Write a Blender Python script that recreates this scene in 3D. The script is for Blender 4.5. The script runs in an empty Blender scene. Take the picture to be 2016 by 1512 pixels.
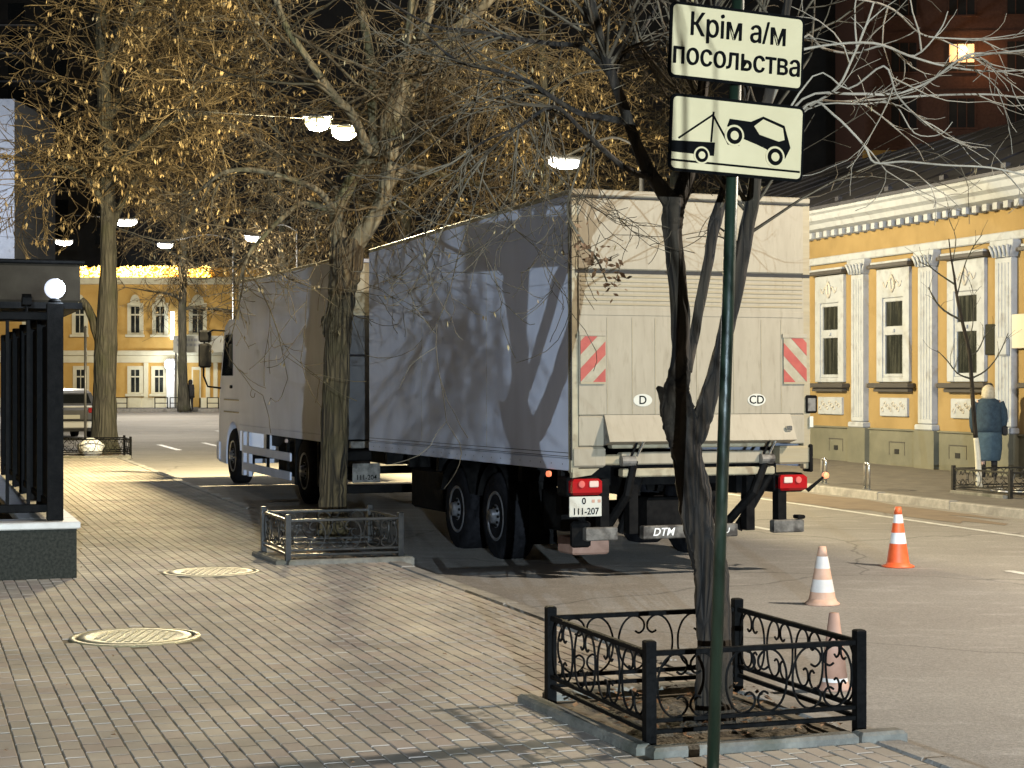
import bpy, math, random
from mathutils import Vector, Matrix, noise
R = math.radians
SC = bpy.context.scene
COL = SC.collection

# ------------------------------------------------------------------ camera, world, exposure
F, CX, CY, CAMH = 3450.0, 1008.0, 756.0, 1.72      # photo pixels
cam = bpy.data.cameras.new('camera'); cam.sensor_width = 36; cam.lens = 36 * F / 2016
cam.clip_end = 2000; cam.clip_start = 0.1
camo = bpy.data.objects.new('camera', cam); COL.objects.link(camo)
camo.location = (0, 0, CAMH); camo.rotation_euler = (R(90), 0, 0)
cam.shift_y = 2 / 2016
SC.camera = camo
W = bpy.data.worlds.new('World'); SC.world = W; W.use_nodes = True
wn = W.node_tree.nodes; wl = W.node_tree.links
bg = wn['Background']
sky = wn.new('ShaderNodeTexSky'); sky.sky_type = 'NISHITA'; sky.sun_disc = False
sky.sun_elevation = R(-4); sky.sun_rotation = R(160)
wl.new(sky.outputs[0], bg.inputs[0]); bg.inputs[1].default_value = 0.12
SC.view_settings.view_transform = 'Standard'; SC.view_settings.look = 'None'
SC.view_settings.exposure = 0.0; SC.view_settings.gamma = 1
SC.cycles.use_denoising = True
SC.cycles.max_bounces = 5
SC.cycles.sample_clamp_indirect = 4.0

POWER = dict(near=7000, behind=40000, double=14000, led=2600)   # watts of the street lamps

# ------------------------------------------------------------------ frames and helpers
TH = R(19.0); CT, ST = math.cos(TH), math.sin(TH)
def rise(y): return 0.0053 * max(0.0, y - 20.0)
def uv(v, u, z=0.0): return Vector((v * CT - u * ST, v * ST + u * CT, z))        # street frame to world
def px(x, y, Y): return Vector(((x - CX) * Y / F, Y, CAMH - (y - 758) * Y / F))
def gnd(x, y, h=CAMH):
    Y = F * h / (y - 758); return Vector(((x - CX) * Y / F, Y, CAMH - h))

class MB:
    def __init__(s): s.v = []; s.f = []; s.m = []; s.mi = 0
    def add(s, vs, fs):
        o = len(s.v); s.v.extend(tuple(a) for a in vs)
        for f in fs: s.f.append(tuple(i + o for i in f)); s.m.append(s.mi)
    def box(s, x0, x1, y0, y1, z0, z1, b=0.0):
        if b <= 0:
            vs = [(x, y, z) for z in (z0, z1) for y in (y0, y1) for x in (x0, x1)]
            s.add(vs, [(0, 2, 3, 1), (4, 5, 7, 6), (0, 1, 5, 4), (2, 6, 7, 3), (0, 4, 6, 2), (1, 3, 7, 5)])
        else:
            b = min(b, (x1 - x0) * .45, (y1 - y0) * .45, (z1 - z0) * .45)
            vs = []; 
            for (z, i) in ((z0, b), (z0 + b, 0), (z1 - b, 0), (z1, b)):
                vs += [(x0 + i, y0 + i, z), (x1 - i, y0 + i, z), (x1 - i, y1 - i, z), (x0 + i, y1 - i, z)]
            fs = [(3, 2, 1, 0), (12, 13, 14, 15)]
            for k in range(3):
                for j in range(4):
                    a = k * 4 + j; c = k * 4 + (j + 1) % 4
                    fs.append((a, c, c + 4, a + 4))
            s.add(vs, fs)
        return s
    def prism(s, poly, a0, a1, axis='x'):
        n = len(poly)
        def q(p, a):
            return (a, p[0], p[1]) if axis == 'x' else ((p[0], a, p[1]) if axis == 'y' else (p[0], p[1], a))
        vs = [q(p, a0) for p in poly] + [q(p, a1) for p in poly]
        fs = [tuple(range(n))[::-1], tuple(range(n, 2 * n))]
        fs += [(i, (i + 1) % n, n + (i + 1) % n, n + i) for i in range(n)]
        s.add(vs, fs); return s
    def tube(s, pts, rad, sides=6, caps=True, wob=None):
        n = len(pts); pts = [Vector(p) for p in pts]
        if not isinstance(rad, (list, tuple)): rad = [rad] * n
        t0 = (pts[1] - pts[0]).normalized()
        up = Vector((0, 0, 1)) if abs(t0.z) < .9 else Vector((1, 0, 0))
        a = t0.cross(up).normalized()
        vs = []
        for i in range(n):
            t = (pts[min(i + 1, n - 1)] - pts[max(i - 1, 0)])
            t = t.normalized() if t.length > 1e-9 else t0
            a = (a - t * a.dot(t)); a = a.normalized() if a.length > 1e-6 else t.orthogonal().normalized()
            b = t.cross(a)
            for k in range(sides):
                an = 2 * math.pi * k / sides
                d = a * math.cos(an) + b * math.sin(an)
                r = rad[i]
                if wob: r *= wob(pts[i], d, r, an)
                vs.append(pts[i] + d * r)
        fs = [(i * sides + k, i * sides + (k + 1) % sides, (i + 1) * sides + (k + 1) % sides, (i + 1) * sides + k)
              for i in range(n - 1) for k in range(sides)]
        if caps:
            fs.append(tuple(range(sides))[::-1]); fs.append(tuple(range((n - 1) * sides, n * sides)))
        s.add(vs, fs); return s
    def lathe(s, prof, sides=24, c=(0, 0, 0), axis='z', caps=True):
        vs = []
        for (r, z) in prof:
            for k in range(sides):
                a = 2 * math.pi * k / sides
                x, y = r * math.cos(a), r * math.sin(a)
                p = (x, y, z) if axis == 'z' else ((z, x, y) if axis == 'x' else (y, z, x))
                vs.append((p[0] + c[0], p[1] + c[1], p[2] + c[2]))
        n = len(prof)
        fs = [(i * sides + k, i * sides + (k + 1) % sides, (i + 1) * sides + (k + 1) % sides, (i + 1) * sides + k)
              for i in range(n - 1) for k in range(sides)]
        if caps:
            fs.append(tuple(range(sides))[::-1]); fs.append(tuple(range((n - 1) * sides, n * sides)))
        s.add(vs, fs); return s
    def quad(s, a, b, c, d): s.add([a, b, c, d], [(0, 1, 2, 3)]); return s
    def mesh(s, name, mats, smooth=False):
        me = bpy.data.meshes.new(name); me.from_pydata(s.v, [], s.f)
        for m in (mats if isinstance(mats, (list, tuple)) else [mats]): me.materials.append(m)
        if any(s.m): me.polygons.foreach_set('material_index', s.m)
        if smooth: me.polygons.foreach_set('use_smooth', [True] * len(s.f))
        me.update(); return me
    def build(s, name, mats, parent=None, smooth=False):
        return obj(name, s.mesh(name, mats, smooth), parent)

def obj(name, me, parent=None, loc=None, rz=0):
    o = bpy.data.objects.new(name, me); COL.objects.link(o)
    if parent: o.parent = parent
    if loc is not None: o.location = loc
    if rz: o.rotation_euler[2] = rz
    return o
def tag(o, label, cat, group=None):
    o['label'] = label; o['category'] = cat
    if group: o['group'] = group
    return o
def struct(o, label=None, kind='structure'):
    o['kind'] = kind
    if label: o['label'] = label
    return o
def thing(name, label, cat, loc=(0, 0, 0), rz=0.0, group=None):
    o = bpy.data.objects.new(name, None); COL.objects.link(o); o.empty_display_size = .2
    o.location = loc; o.rotation_euler[2] = rz
    return tag(o, label, cat, group)
def copy_tree(o, parent=None):
    c = o.copy(); COL.objects.link(c)
    if parent: c.parent = parent
    for ch in list(o.children): copy_tree(ch, c)
    return c
def cat_rom(pts, n):
    P = [Vector(p) for p in pts]; out = []
    for i in range(len(P) - 1):
        a, b, c, d = P[max(i - 1, 0)], P[i], P[i + 1], P[min(i + 2, len(P) - 1)]
        for k in range(n):
            t = k / n
            out.append(.5 * (2 * b + (c - a) * t + (2 * a - 5 * b + 4 * c - d) * t * t + (3 * b - a - 3 * c + d) * t ** 3))
    out.append(P[-1]); return out

# ------------------------------------------------------------------ materials
def mat(name, c, c2=None, scale=8.0, rough=.6, metal=0.0, bump=0.0, bscale=None, detail=5, stretch=None, emit=None, estr=0, spec=None, ramp=(.35, .65), spots=None):
    m = bpy.data.materials.new(name); m.use_nodes = True
    n = m.node_tree.nodes; l = m.node_tree.links; p = n['Principled BSDF']
    p.inputs['Roughness'].default_value = rough; p.inputs['Metallic'].default_value = metal
    if spec is not None: p.inputs['Specular IOR Level'].default_value = spec
    p.inputs['Base Color'].default_value = (*c, 1)
    tc = n.new('ShaderNodeTexCoord'); mp = n.new('ShaderNodeMapping')
    l.new(tc.outputs['Object'], mp.inputs[0])
    if stretch: mp.inputs['Scale'].default_value = stretch
    if c2 is not None:
        t = n.new('ShaderNodeTexNoise'); t.inputs['Scale'].default_value = scale; t.inputs['Detail'].default_value = detail
        t.inputs['Roughness'].default_value = .62
        l.new(mp.outputs[0], t.inputs['Vector'])
        r = n.new('ShaderNodeValToRGB'); r.color_ramp.elements[0].position = ramp[0]; r.color_ramp.elements[1].position = ramp[1]
        r.color_ramp.elements[0].color = (*c, 1); r.color_ramp.elements[1].color = (*c2, 1)
        l.new(t.outputs[0], r.inputs[0]); out = r.outputs[0]
        if spots:
            t3 = n.new('ShaderNodeTexNoise'); t3.inputs['Scale'].default_value = spots[1]; t3.inputs['Detail'].default_value = 6
            l.new(mp.outputs[0], t3.inputs['Vector'])
            r3 = n.new('ShaderNodeValToRGB'); r3.color_ramp.elements[0].position = spots[2]; r3.color_ramp.elements[1].position = spots[3]
            l.new(t3.outputs[0], r3.inputs[0])
            mx = n.new('ShaderNodeMix'); mx.data_type = 'RGBA'
            l.new(r3.outputs[0], mx.inputs['Factor']); l.new(out, mx.inputs['A']); mx.inputs['B'].default_value = (*spots[0], 1)
            out = mx.outputs['Result']
        l.new(out, p.inputs['Base Color'])
    if bump:
        t2 = n.new('ShaderNodeTexNoise'); t2.inputs['Scale'].default_value = bscale or scale * 3; t2.inputs['Detail'].default_value = 6
        l.new(mp.outputs[0], t2.inputs['Vector'])
        b = n.new('ShaderNodeBump'); b.inputs['Strength'].default_value = bump; b.inputs['Distance'].default_value = .02
        l.new(t2.outputs[0], b.inputs['Height']); l.new(b.outputs[0], p.inputs['Normal'])
    if emit:
        p.inputs['Emission Color'].default_value = (*emit, 1); p.inputs['Emission Strength'].default_value = estr
    return m

def bark_mat(name, c, c2, sc=9.0, bump=.9):
    m = bpy.data.materials.new(name); m.use_nodes = True
    n = m.node_tree.nodes; l = m.node_tree.links; p = n['Principled BSDF']; p.inputs['Roughness'].default_value = .9
    tc = n.new('ShaderNodeTexCoord'); mp = n.new('ShaderNodeMapping'); mp.inputs['Scale'].default_value = (1, 1, .11)
    l.new(tc.outputs['Object'], mp.inputs[0])
    nd = n.new('ShaderNodeTexNoise'); nd.inputs['Scale'].default_value = 3.0; l.new(mp.outputs[0], nd.inputs['Vector'])
    ad = n.new('ShaderNodeMixRGB'); ad.inputs[0].default_value = .22; l.new(mp.outputs[0], ad.inputs[1]); l.new(nd.outputs['Color'], ad.inputs[2])
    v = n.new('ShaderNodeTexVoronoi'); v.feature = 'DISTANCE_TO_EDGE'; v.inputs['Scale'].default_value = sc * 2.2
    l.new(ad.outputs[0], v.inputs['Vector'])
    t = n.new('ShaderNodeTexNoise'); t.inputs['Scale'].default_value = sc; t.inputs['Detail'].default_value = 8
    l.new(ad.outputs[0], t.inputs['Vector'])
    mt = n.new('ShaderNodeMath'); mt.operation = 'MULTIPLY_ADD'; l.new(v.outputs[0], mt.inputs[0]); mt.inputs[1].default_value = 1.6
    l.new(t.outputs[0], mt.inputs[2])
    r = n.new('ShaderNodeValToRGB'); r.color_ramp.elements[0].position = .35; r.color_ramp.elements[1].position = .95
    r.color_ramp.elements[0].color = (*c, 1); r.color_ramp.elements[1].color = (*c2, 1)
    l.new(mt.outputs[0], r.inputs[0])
    g = n.new('ShaderNodeTexNoise'); g.inputs['Scale'].default_value = 2.2; g.inputs['Detail'].default_value = 4
    l.new(tc.outputs['Object'], g.inputs['Vector'])
    gr = n.new('ShaderNodeValToRGB'); gr.color_ramp.elements[0].position = .48; gr.color_ramp.elements[1].position = .68
    l.new(g.outputs[0], gr.inputs[0])
    mx = n.new('ShaderNodeMix'); mx.data_type = 'RGBA'; l.new(gr.outputs[0], mx.inputs['Factor']); l.new(r.outputs[0], mx.inputs['A'])
    mx.inputs['B'].default_value = (c2[0] * .55, c2[1] * .6, c2[2] * .45, 1)
    l.new(mx.outputs['Result'], p.inputs['Base Color'])
    b = n.new('ShaderNodeBump'); b.inputs['Strength'].default_value = bump; b.inputs['Distance'].default_value = .05
    l.new(mt.outputs[0], b.inputs['Height']); l.new(b.outputs[0], p.inputs['Normal'])
    return m

def paver_mat():
    m = bpy.data.materials.new('paver'); m.use_nodes = True
    n = m.node_tree.nodes; l = m.node_tree.links; p = n['Principled BSDF']; p.inputs['Roughness'].default_value = .9; p.inputs['Specular IOR Level'].default_value = .2
    g = n.new('ShaderNodeNewGeometry'); oi = n.new('ShaderNodeObjectInfo')
    a = n.new('ShaderNodeMath'); a.operation = 'ADD'; l.new(g.outputs['Random Per Island'], a.inputs[0]); l.new(oi.outputs['Random'], a.inputs[1])
    f = n.new('ShaderNodeMath'); f.operation = 'FRACT'; l.new(a.outputs[0], f.inputs[0])
    r = n.new('ShaderNodeValToRGB'); e = r.color_ramp.elements
    e[0].position = 0; e[0].color = (.208, .188, .16, 1); e[1].position = 1; e[1].color = (.258, .234, .2, 1)
    for q, c in ((.25, (.228, .207, .178)), (.5, (.24, .213, .185)), (.72, (.222, .188, .164)), (.8, (.248, .225, .19))):
        k = e.new(q); k.color = (*c, 1)
    l.new(f.outputs[0], r.inputs[0])
    t = n.new('ShaderNodeTexNoise'); t.inputs['Scale'].default_value = 1.1; t.inputs['Detail'].default_value = 6
    l.new(g.outputs['Position'], t.inputs['Vector'])
    r2 = n.new('ShaderNodeValToRGB'); r2.color_ramp.elements[0].position = .35; r2.color_ramp.elements[1].position = .7
    r2.color_ramp.elements[0].color = (1.2, 1.21, 1.22, 1); r2.color_ramp.elements[1].color = (1.8, 1.78, 1.74, 1)
    l.new(t.outputs[0], r2.inputs[0])
    mx = n.new('ShaderNodeMix'); mx.data_type = 'RGBA'; mx.blend_type = 'MULTIPLY'; mx.inputs['Factor'].default_value = 1
    l.new(r.outputs[0], mx.inputs['A']); l.new(r2.outputs[0], mx.inputs['B']); l.new(mx.outputs['Result'], p.inputs['Base Color'])
    t2 = n.new('ShaderNodeTexNoise'); t2.inputs['Scale'].default_value = 90; t2.inputs['Detail'].default_value = 4
    l.new(g.outputs['Position'], t2.inputs['Vector'])
    b = n.new('ShaderNodeBump'); b.inputs['Strength'].default_value = .35; b.inputs['Distance'].default_value = .01
    l.new(t2.outputs[0], b.inputs['Height']); l.new(b.outputs[0], p.inputs['Normal'])
    return m

def emis(name, c, s):
    m = mat(name, (.8, .8, .8)); p = m.node_tree.nodes['Principled BSDF']
    p.inputs['Emission Color'].default_value = (*c, 1); p.inputs['Emission Strength'].default_value = s; return m

M = dict(
    asphalt=mat('asphalt', (.225, .208, .186), (.275, .258, .232), .55, .85, bump=.5, bscale=160, detail=9, spots=((.32, .3, .275), 4.5, .54, .75), stretch=(.45, 1, 1)),
    asphalt_far=mat('ground_far', (.05, .05, .045), (.08, .075, .07), .5, .9),
    grit=mat('grit', (.10, .09, .08), (.15, .135, .115), 3, .85, bump=.3, bscale=90),
    paver=paver_mat(),
    bed=mat('paving_bed', (.12, .102, .075), (.18, .155, .117), 20, .95, spec=.1),
    kerb=mat('kerb_concrete', (.22, .21, .19), (.33, .31, .28), 9, .8, bump=.4, bscale=60, spots=((.14, .13, .12), 3, .5, .75)),
    soil=mat('soil', (.03, .025, .018), (.13, .105, .07), 16, .95, bump=1, bscale=40),
    white=mat('white_paint', (.5, .5, .48), (.75, .74, .7), 5, .55, spots=((.25, .24, .22), 12, .55, .7)),
    iron=mat('black_iron', (.002, .002, .002), (.006, .0057, .0054), 20, .6, bump=.15, spec=.06),
    iron2=mat('worn_iron', (.008, .008, .007), (.03, .027, .022), 15, .38, metal=.2),
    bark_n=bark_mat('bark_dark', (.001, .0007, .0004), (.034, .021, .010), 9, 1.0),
    bark_m=bark_mat('bark_mid', (.008, .005, .002), (.115, .08, .035), 9, 1.0),
    bark_b=bark_mat('bark_bough_lit', (.04, .031, .016), (.22, .17, .09), 6, .7),  # paler copy of the mid bark, light on the boughs put into colour
    bark_l=bark_mat('bark_grey', (.022, .02, .014), (.075, .068, .048), 6),
    twig=mat('twig', (.035, .025, .014), (.19, .145, .08), 1.6, .85, spec=.08),
    twig_n=mat('twig_lit', (.15, .125, .092), (.34, .29, .22), 3, .8, spec=.1),  # right-hand twigs of the forked tree, lamplight put into the colour
    twig_d=mat('twig_dark', (.03, .023, .015), (.15, .12, .08), 3, .85, spec=.1),  # same twigs seen in silhouette, shade put into the colour
    seed=mat('dry_seed', (.1, .06, .025), (.5, .38, .19), 2.0, .85, spec=.1),
    leaf=mat('dry_leaf', (.16, .08, .035), (.3, .17, .08), 9, .8),
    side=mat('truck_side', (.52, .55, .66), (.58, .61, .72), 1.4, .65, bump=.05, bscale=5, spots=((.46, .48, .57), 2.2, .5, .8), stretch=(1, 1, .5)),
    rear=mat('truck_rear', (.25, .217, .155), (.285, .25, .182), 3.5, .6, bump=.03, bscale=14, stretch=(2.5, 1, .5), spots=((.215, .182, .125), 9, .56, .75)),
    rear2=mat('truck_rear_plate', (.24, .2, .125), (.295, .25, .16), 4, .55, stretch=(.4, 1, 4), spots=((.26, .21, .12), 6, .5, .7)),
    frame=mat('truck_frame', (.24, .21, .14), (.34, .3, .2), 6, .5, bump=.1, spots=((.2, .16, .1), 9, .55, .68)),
    black=mat('truck_black', (.003, .003, .0032), (.009, .0085, .008), 8, .65, bump=.15, spec=.06),
    seam=mat('rubber_seam', (.008, .008, .008), rough=.7),
    tyre=mat('tyre', (.005, .005, .006), (.012, .012, .014), 12, .85, bump=.3, bscale=30, spec=.08),
    rim=mat('rim', (.16, .165, .18), (.32, .32, .34), 9, .35, metal=.7),
    grey=mat('bumper_grey', (.10, .095, .085), (.2, .19, .17), 12, .45, metal=.3, spots=((.05, .045, .04), 8, .5, .65)),
    red=mat('lamp_red', (.3, .008, .01), rough=.12),
    lens=mat('lamp_clear', (.6, .45, .38), rough=.15),
    orange_l=mat('marker_orange', (.8, .25, .1), rough=.3, emit=(1, .25, .12), estr=1.2),
    sred=mat('stripe_red', (.27, .045, .035), (.33, .07, .05), 9, .6),
    swhite=mat('stripe_white', (.24, .21, .14), (.31, .28, .2), 12, .55),
    plate=mat('plate_white', (.48, .47, .4), rough=.5),
    ink=mat('ink_black', (.002, .002, .002), rough=.7, spec=.05),
    ink_w=mat('ink_white', (.75, .75, .72), rough=.5),
    dark=mat('dark_panel', (.035, .035, .038), (.055, .055, .058), 3, .55),
    glass=mat('dark_glass', (.012, .014, .015), rough=.06, spec=.8),
    sign=mat('sign_white', (.41, .335, .19), (.45, .37, .215), 3, .45),
    signback=mat('sign_metal', (.2, .2, .2), rough=.4, metal=.6),
    pole=mat('pole_green', (.006, .013, .007), (.010, .02, .011), 14, .4, metal=.1, bump=.12, spots=((.075, .07, .05), 6, .54, .68), stretch=(1, 1, .35)),
    steel=mat('steel', (.6, .6, .57), rough=.2, metal=.9),
    lamp_metal=mat('lamp_metal', (.1, .1, .1), rough=.4, metal=.6),
    yellow=mat('plaster_yellow', (.245, .17, .07), (.28, .197, .084), 1.3, .9, bump=.12, bscale=30, spots=((.21, .145, .058), 1.6, .5, .8)),
    bwhite=mat('stucco_white', (.30, .325, .37), (.36, .385, .43), 3, .85, bump=.1, spots=((.24, .25, .27), 5, .55, .75)),
    plinth=mat('plinth_grey', (.11, .11, .084), (.145, .142, .108), 2, .8, bump=.1, bscale=30),
    sillm=mat('sill_metal', (.06, .055, .05), rough=.4),
    roof=mat('roof_metal', (.035, .035, .045), (.055, .055, .065), 2, .5),
    brick=mat('brick_red', (.10, .045, .03), (.14, .065, .042), 6, .9),
    ochre=mat('plaster_ochre', (.52, .3, .07), (.58, .36, .1), 1.5, .85),
    pale=mat('stucco_pale', (.62, .55, .36), (.7, .64, .45), 2, .8),
    darkw=mat('dark_wall', (.018, .017, .016), (.03, .028, .026), 1, .9),
    ledge=mat('ledge', (.16, .16, .17), rough=.7),
    granite=mat('granite_dark', (.012, .013, .009), (.035, .035, .026), 40, .6, bump=.05, spec=.1),
    marble=mat('coping_pale', (.42, .39, .33), (.55, .52, .46), 5, .4),
    canopy=mat('canopy_brown', (.016, .012, .008), (.034, .028, .019), 2, .85, spec=.1),
    wglass=mat('window_glass', (.018, .02, .018), (.07, .072, .06), 3.5, .12, stretch=(1, 3, .35), ramp=(.45, .75)),  # vertical streaks stand for curtain folds and painted reflections
    pitstone=mat('pit_stone', (.11, .105, .09), (.19, .18, .15), 9, .85, bump=.4, bscale=50, spots=((.07, .07, .05), 4, .5, .7)),
    globe=mat('globe_opal', (.82, .82, .86), rough=.15, emit=(.75, .8, 1), estr=.8),
    cone=mat('cone_orange', (.72, .10, .025), (.8, .14, .04), 6, .5),
    cone_old=mat('cone_faded', (.5, .29, .19), (.6, .38, .27), 7, .7),
    cone_old2=mat('cone_dirty', (.34, .19, .13), (.42, .25, .18), 7, .7),
    conew=mat('cone_white', (.7, .7, .68), (.8, .8, .78), 8, .4),
    conew_old=mat('cone_white_dirty', (.55, .5, .45), (.66, .6, .55), 8, .6),
    coat=mat('coat_blue', (.014, .03, .048), (.026, .05, .075), 14, .9, bump=.3),
    coat_l=mat('coat_lit', (.026, .052, .078), (.042, .078, .112), 14, .9, bump=.3),  # skirt of the same blue coat, lamplight put into the colour
    hair=mat('hair_blond', (.36, .31, .22), (.46, .41, .31), 30, .7, bump=.5),
    skin=mat('skin', (.5, .32, .24), rough=.6),
    dcloth=mat('dark_cloth', (.01, .01, .012), (.02, .02, .022), 9, .9),
    carw=mat('car_white', (.6, .6, .58), rough=.25, spec=.6),
    bag=mat('plastic_bag', (.62, .62, .6), (.75, .75, .73), 6, .4, bump=.5),
    manhole=mat('manhole_iron', (.2, .175, .095), (.34, .3, .17), 30, .5, metal=.3, bump=.4),
    manhole2=mat('manhole_dull', (.13, .115, .085), (.24, .21, .15), 9, .6, metal=.2, bump=.4),
    whitewash=mat('whitewash', (.45, .42, .33), (.55, .52, .42), 8, .9),
    garland=emis('garland_bulb', (1, .62, .1), 9.0),
    led=emis('lamp_led', (1, .96, .84), 5.0),
    sodium=emis('lamp_sodium', (1, .84, .36), 3.2),
    pillarlit=mat('pillar_white', (.8, .8, .78), rough=.6),
    tube_l=emis('tube_light', (.7, .82, 1), 6.0),
    bulb=emis('window_bulb', (1, .6, .2), 14.0),
    glowroom=emis('lit_room', (1, .45, .12), 1.3),
)

def add_grain(m, sc, lo, hi):
    n = m.node_tree.nodes; l = m.node_tree.links; p = n['Principled BSDF']; src = p.inputs['Base Color'].links[0].from_socket
    tc = n.new('ShaderNodeTexCoord'); t = n.new('ShaderNodeTexNoise'); t.inputs['Scale'].default_value = sc; t.inputs['Detail'].default_value = 3; l.new(tc.outputs['Object'], t.inputs['Vector'])
    r = n.new('ShaderNodeMapRange'); r.inputs['From Min'].default_value = .3; r.inputs['From Max'].default_value = .7; r.inputs['To Min'].default_value = lo; r.inputs['To Max'].default_value = hi; l.new(t.outputs[0], r.inputs['Value'])
    v = n.new('ShaderNodeTexVoronoi'); v.feature = 'DISTANCE_TO_EDGE'; v.inputs['Scale'].default_value = .33
    d = n.new('ShaderNodeTexNoise'); d.inputs['Scale'].default_value = 1.3; d.inputs['Detail'].default_value = 6; l.new(tc.outputs['Object'], d.inputs['Vector'])
    mxv = n.new('ShaderNodeMixRGB'); mxv.inputs[0].default_value = .35; l.new(tc.outputs['Object'], mxv.inputs[1]); l.new(d.outputs['Color'], mxv.inputs[2]); l.new(mxv.outputs[0], v.inputs['Vector'])
    cr = n.new('ShaderNodeMapRange'); cr.inputs['From Min'].default_value = 0; cr.inputs['From Max'].default_value = .006; cr.inputs['To Min'].default_value = .55; cr.inputs['To Max'].default_value = 1; l.new(v.outputs[0], cr.inputs['Value'])
    mu = n.new('ShaderNodeMath'); mu.operation = 'MULTIPLY'; l.new(r.outputs[0], mu.inputs[0]); l.new(cr.outputs[0], mu.inputs[1])
    mx = n.new('ShaderNodeVectorMath'); mx.operation = 'SCALE'; l.new(src, mx.inputs[0]); l.new(mu.outputs[0], mx.inputs['Scale']); l.new(mx.outputs[0], p.inputs['Base Color'])
add_grain(M['asphalt'], 55, .78, 1.22)
def lightpt(name, loc, power, color, radius=.12, spot=None):
    ld = bpy.data.lights.new(name, 'POINT' if not spot else 'SPOT'); ld.energy = power; ld.color = color; ld.shadow_soft_size = radius
    if spot: ld.spot_size = R(spot); ld.spot_blend = .6
    o = bpy.data.objects.new(name, ld); COL.objects.link(o); o.location = loc; return o

# ------------------------------------------------------------------ ground, road, pavements
def strip(v0, v1, us, z, warp=True):
    mb = MB(); vs = []; fs = []
    for i, u in enumerate(us):
        for v in (v0, v1):
            p = uv(v, u, 0); vs.append((p.x, p.y, z + (rise(p.y) if warp else 0)))
        if i: fs.append((2 * i - 2, 2 * i - 1, 2 * i + 1, 2 * i))
    mb.add(vs, fs); return mb
g = MB(); g.add([(-900, -600, -1.2), (900, -600, -1.2), (900, 1200, -1.2), (-900, 1200, -1.2)], [(0, 1, 2, 3)])
struct(g.build('ground', M['asphalt_far']))
g = MB(); ys = [-60, 0, 20, 40, 60, 80, 100, 130, 160, 200]; vs = []; fs = []
for i, y in enumerate(ys):
    for x in (-90, 90): vs.append((x, y, -.12 + rise(y)))
    if i: fs.append((2 * i - 2, 2 * i - 1, 2 * i + 1, 2 * i))
g.add(vs, fs); struct(g.build('road', M['asphalt']))

VK = 4.55
UEND = 41.5
us = [-25 + 3 * i for i in range(23)]
us = [u for u in us if u < UEND] + [UEND]
sw = MB()
def slab(mb, v0, v1, us, z0, z1):
    vs = []; n = len(us)
    for u in us:
        for (v, z) in ((v0, z0), (v0, z1), (v1, z1), (v1, z0)):
            p = uv(v, u); vs.append((p.x, p.y, z + rise(p.y)))
    fs = [(4 * i + k, 4 * i + (k + 1) % 4, 4 * i + 4 + (k + 1) % 4, 4 * i + 4 + k) for i in range(n - 1) for k in range(4)]
    fs += [(0, 1, 2, 3), tuple(4 * (n - 1) + k for k in (3, 2, 1, 0))]
    mb.add(vs, fs)
slab(sw, -14, VK - .16, us, -.35, -.0055)
sidewalk = struct(sw.build('sidewalk', M['bed']))

# tree pits (v0, v1, u0, u1) on the near pavement
PIT_N = None
nA, nB, nC, nD = gnd(1077, 1372), gnd(1257, 1464), gnd(1703, 1452), gnd(1477, 1376)
def inv_uv(p): return (p.x * CT + p.y * ST, -p.x * ST + p.y * CT)
cN = (nA + nB + nC + nD) / 4; cvN, cuN = inv_uv(cN)
FN = (1.12, 1.34)          # near fence: across, along
mA, mB, mC = gnd(512, 1086), gnd(567, 1104), gnd(797, 1104)
cM = (mA + mC) / 2; cvM, cuM = inv_uv(cM)
FM = (1.12, 1.22)
lC = gnd(257, 909); cvL, cuL = inv_uv(lC); cvL -= .75; cuL += .6
FL = (1.5, 1.2)
def inpit(v, u):
    for (cv, cu, (a, b)) in ((cvN, cuN, FN), (cvM, cuM, FM), (cvL, cuL, FL)):
        if abs(v - cv) < a / 2 + .12 and abs(u - cu) < b / 2 + .12: return True
    return False
MAN = [(gnd(266, 1254), .385), (gnd(415, 1126), .39)]
def inman(v, u):
    p = uv(v, u)
    return any((p - c).length < r + .07 for c, r in MAN)
rng = random.Random(5)
def paver_geo(w, l):
    vs = []; b = .004
    for (z, i) in ((-.03, 0), (-.004, 0), (0, b)):
        vs += [(-w / 2 + i, -l / 2 + i, z), (w / 2 - i, -l / 2 + i, z), (w / 2 - i, l / 2 - i, z), (-w / 2 + i, l / 2 - i, z)]
    fs = [(8, 9, 10, 11)]
    for k in range(2):
        for j in range(4): fs.append((k * 4 + j, k * 4 + (j + 1) % 4, k * 4 + 4 + (j + 1) % 4, k * 4 + 4 + j))
    return vs, fs
PW, PL, GAP = .1, .2, .0065
cells = []
UB = 10.35       # a soldier course crosses the pavement here
v = VK - .17 - PW / 2; ci = 0
while v > -2.6:
    off = (ci % 2) * PL / 2
    u = 6.6 + off
    while u < UEND - .1:
        cells.append((v, u, PW, PL))
        u += PL
    v -= PW; ci += 1
vis = []
for (v, u, w, l) in cells:
    p = uv(v, u)
    if p.y < 6: continue
    X = CX + F * p.x / p.y; Yp = 758 + F * CAMH / p.y
    if X < -90 or X > 2100 or Yp > 1580: continue
    if inpit(v, u) or inman(v, u): continue
    vis.append((p.y, v, u, X, Yp))
vis.sort()
pgv, pgf = paver_geo(PW - GAP, PL - .014)
pm = bpy.data.meshes.new('paver'); pm.from_pydata(pgv, [], pgf); pm.materials.append(M['paver'])
rest = MB(); nsing = 0
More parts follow.
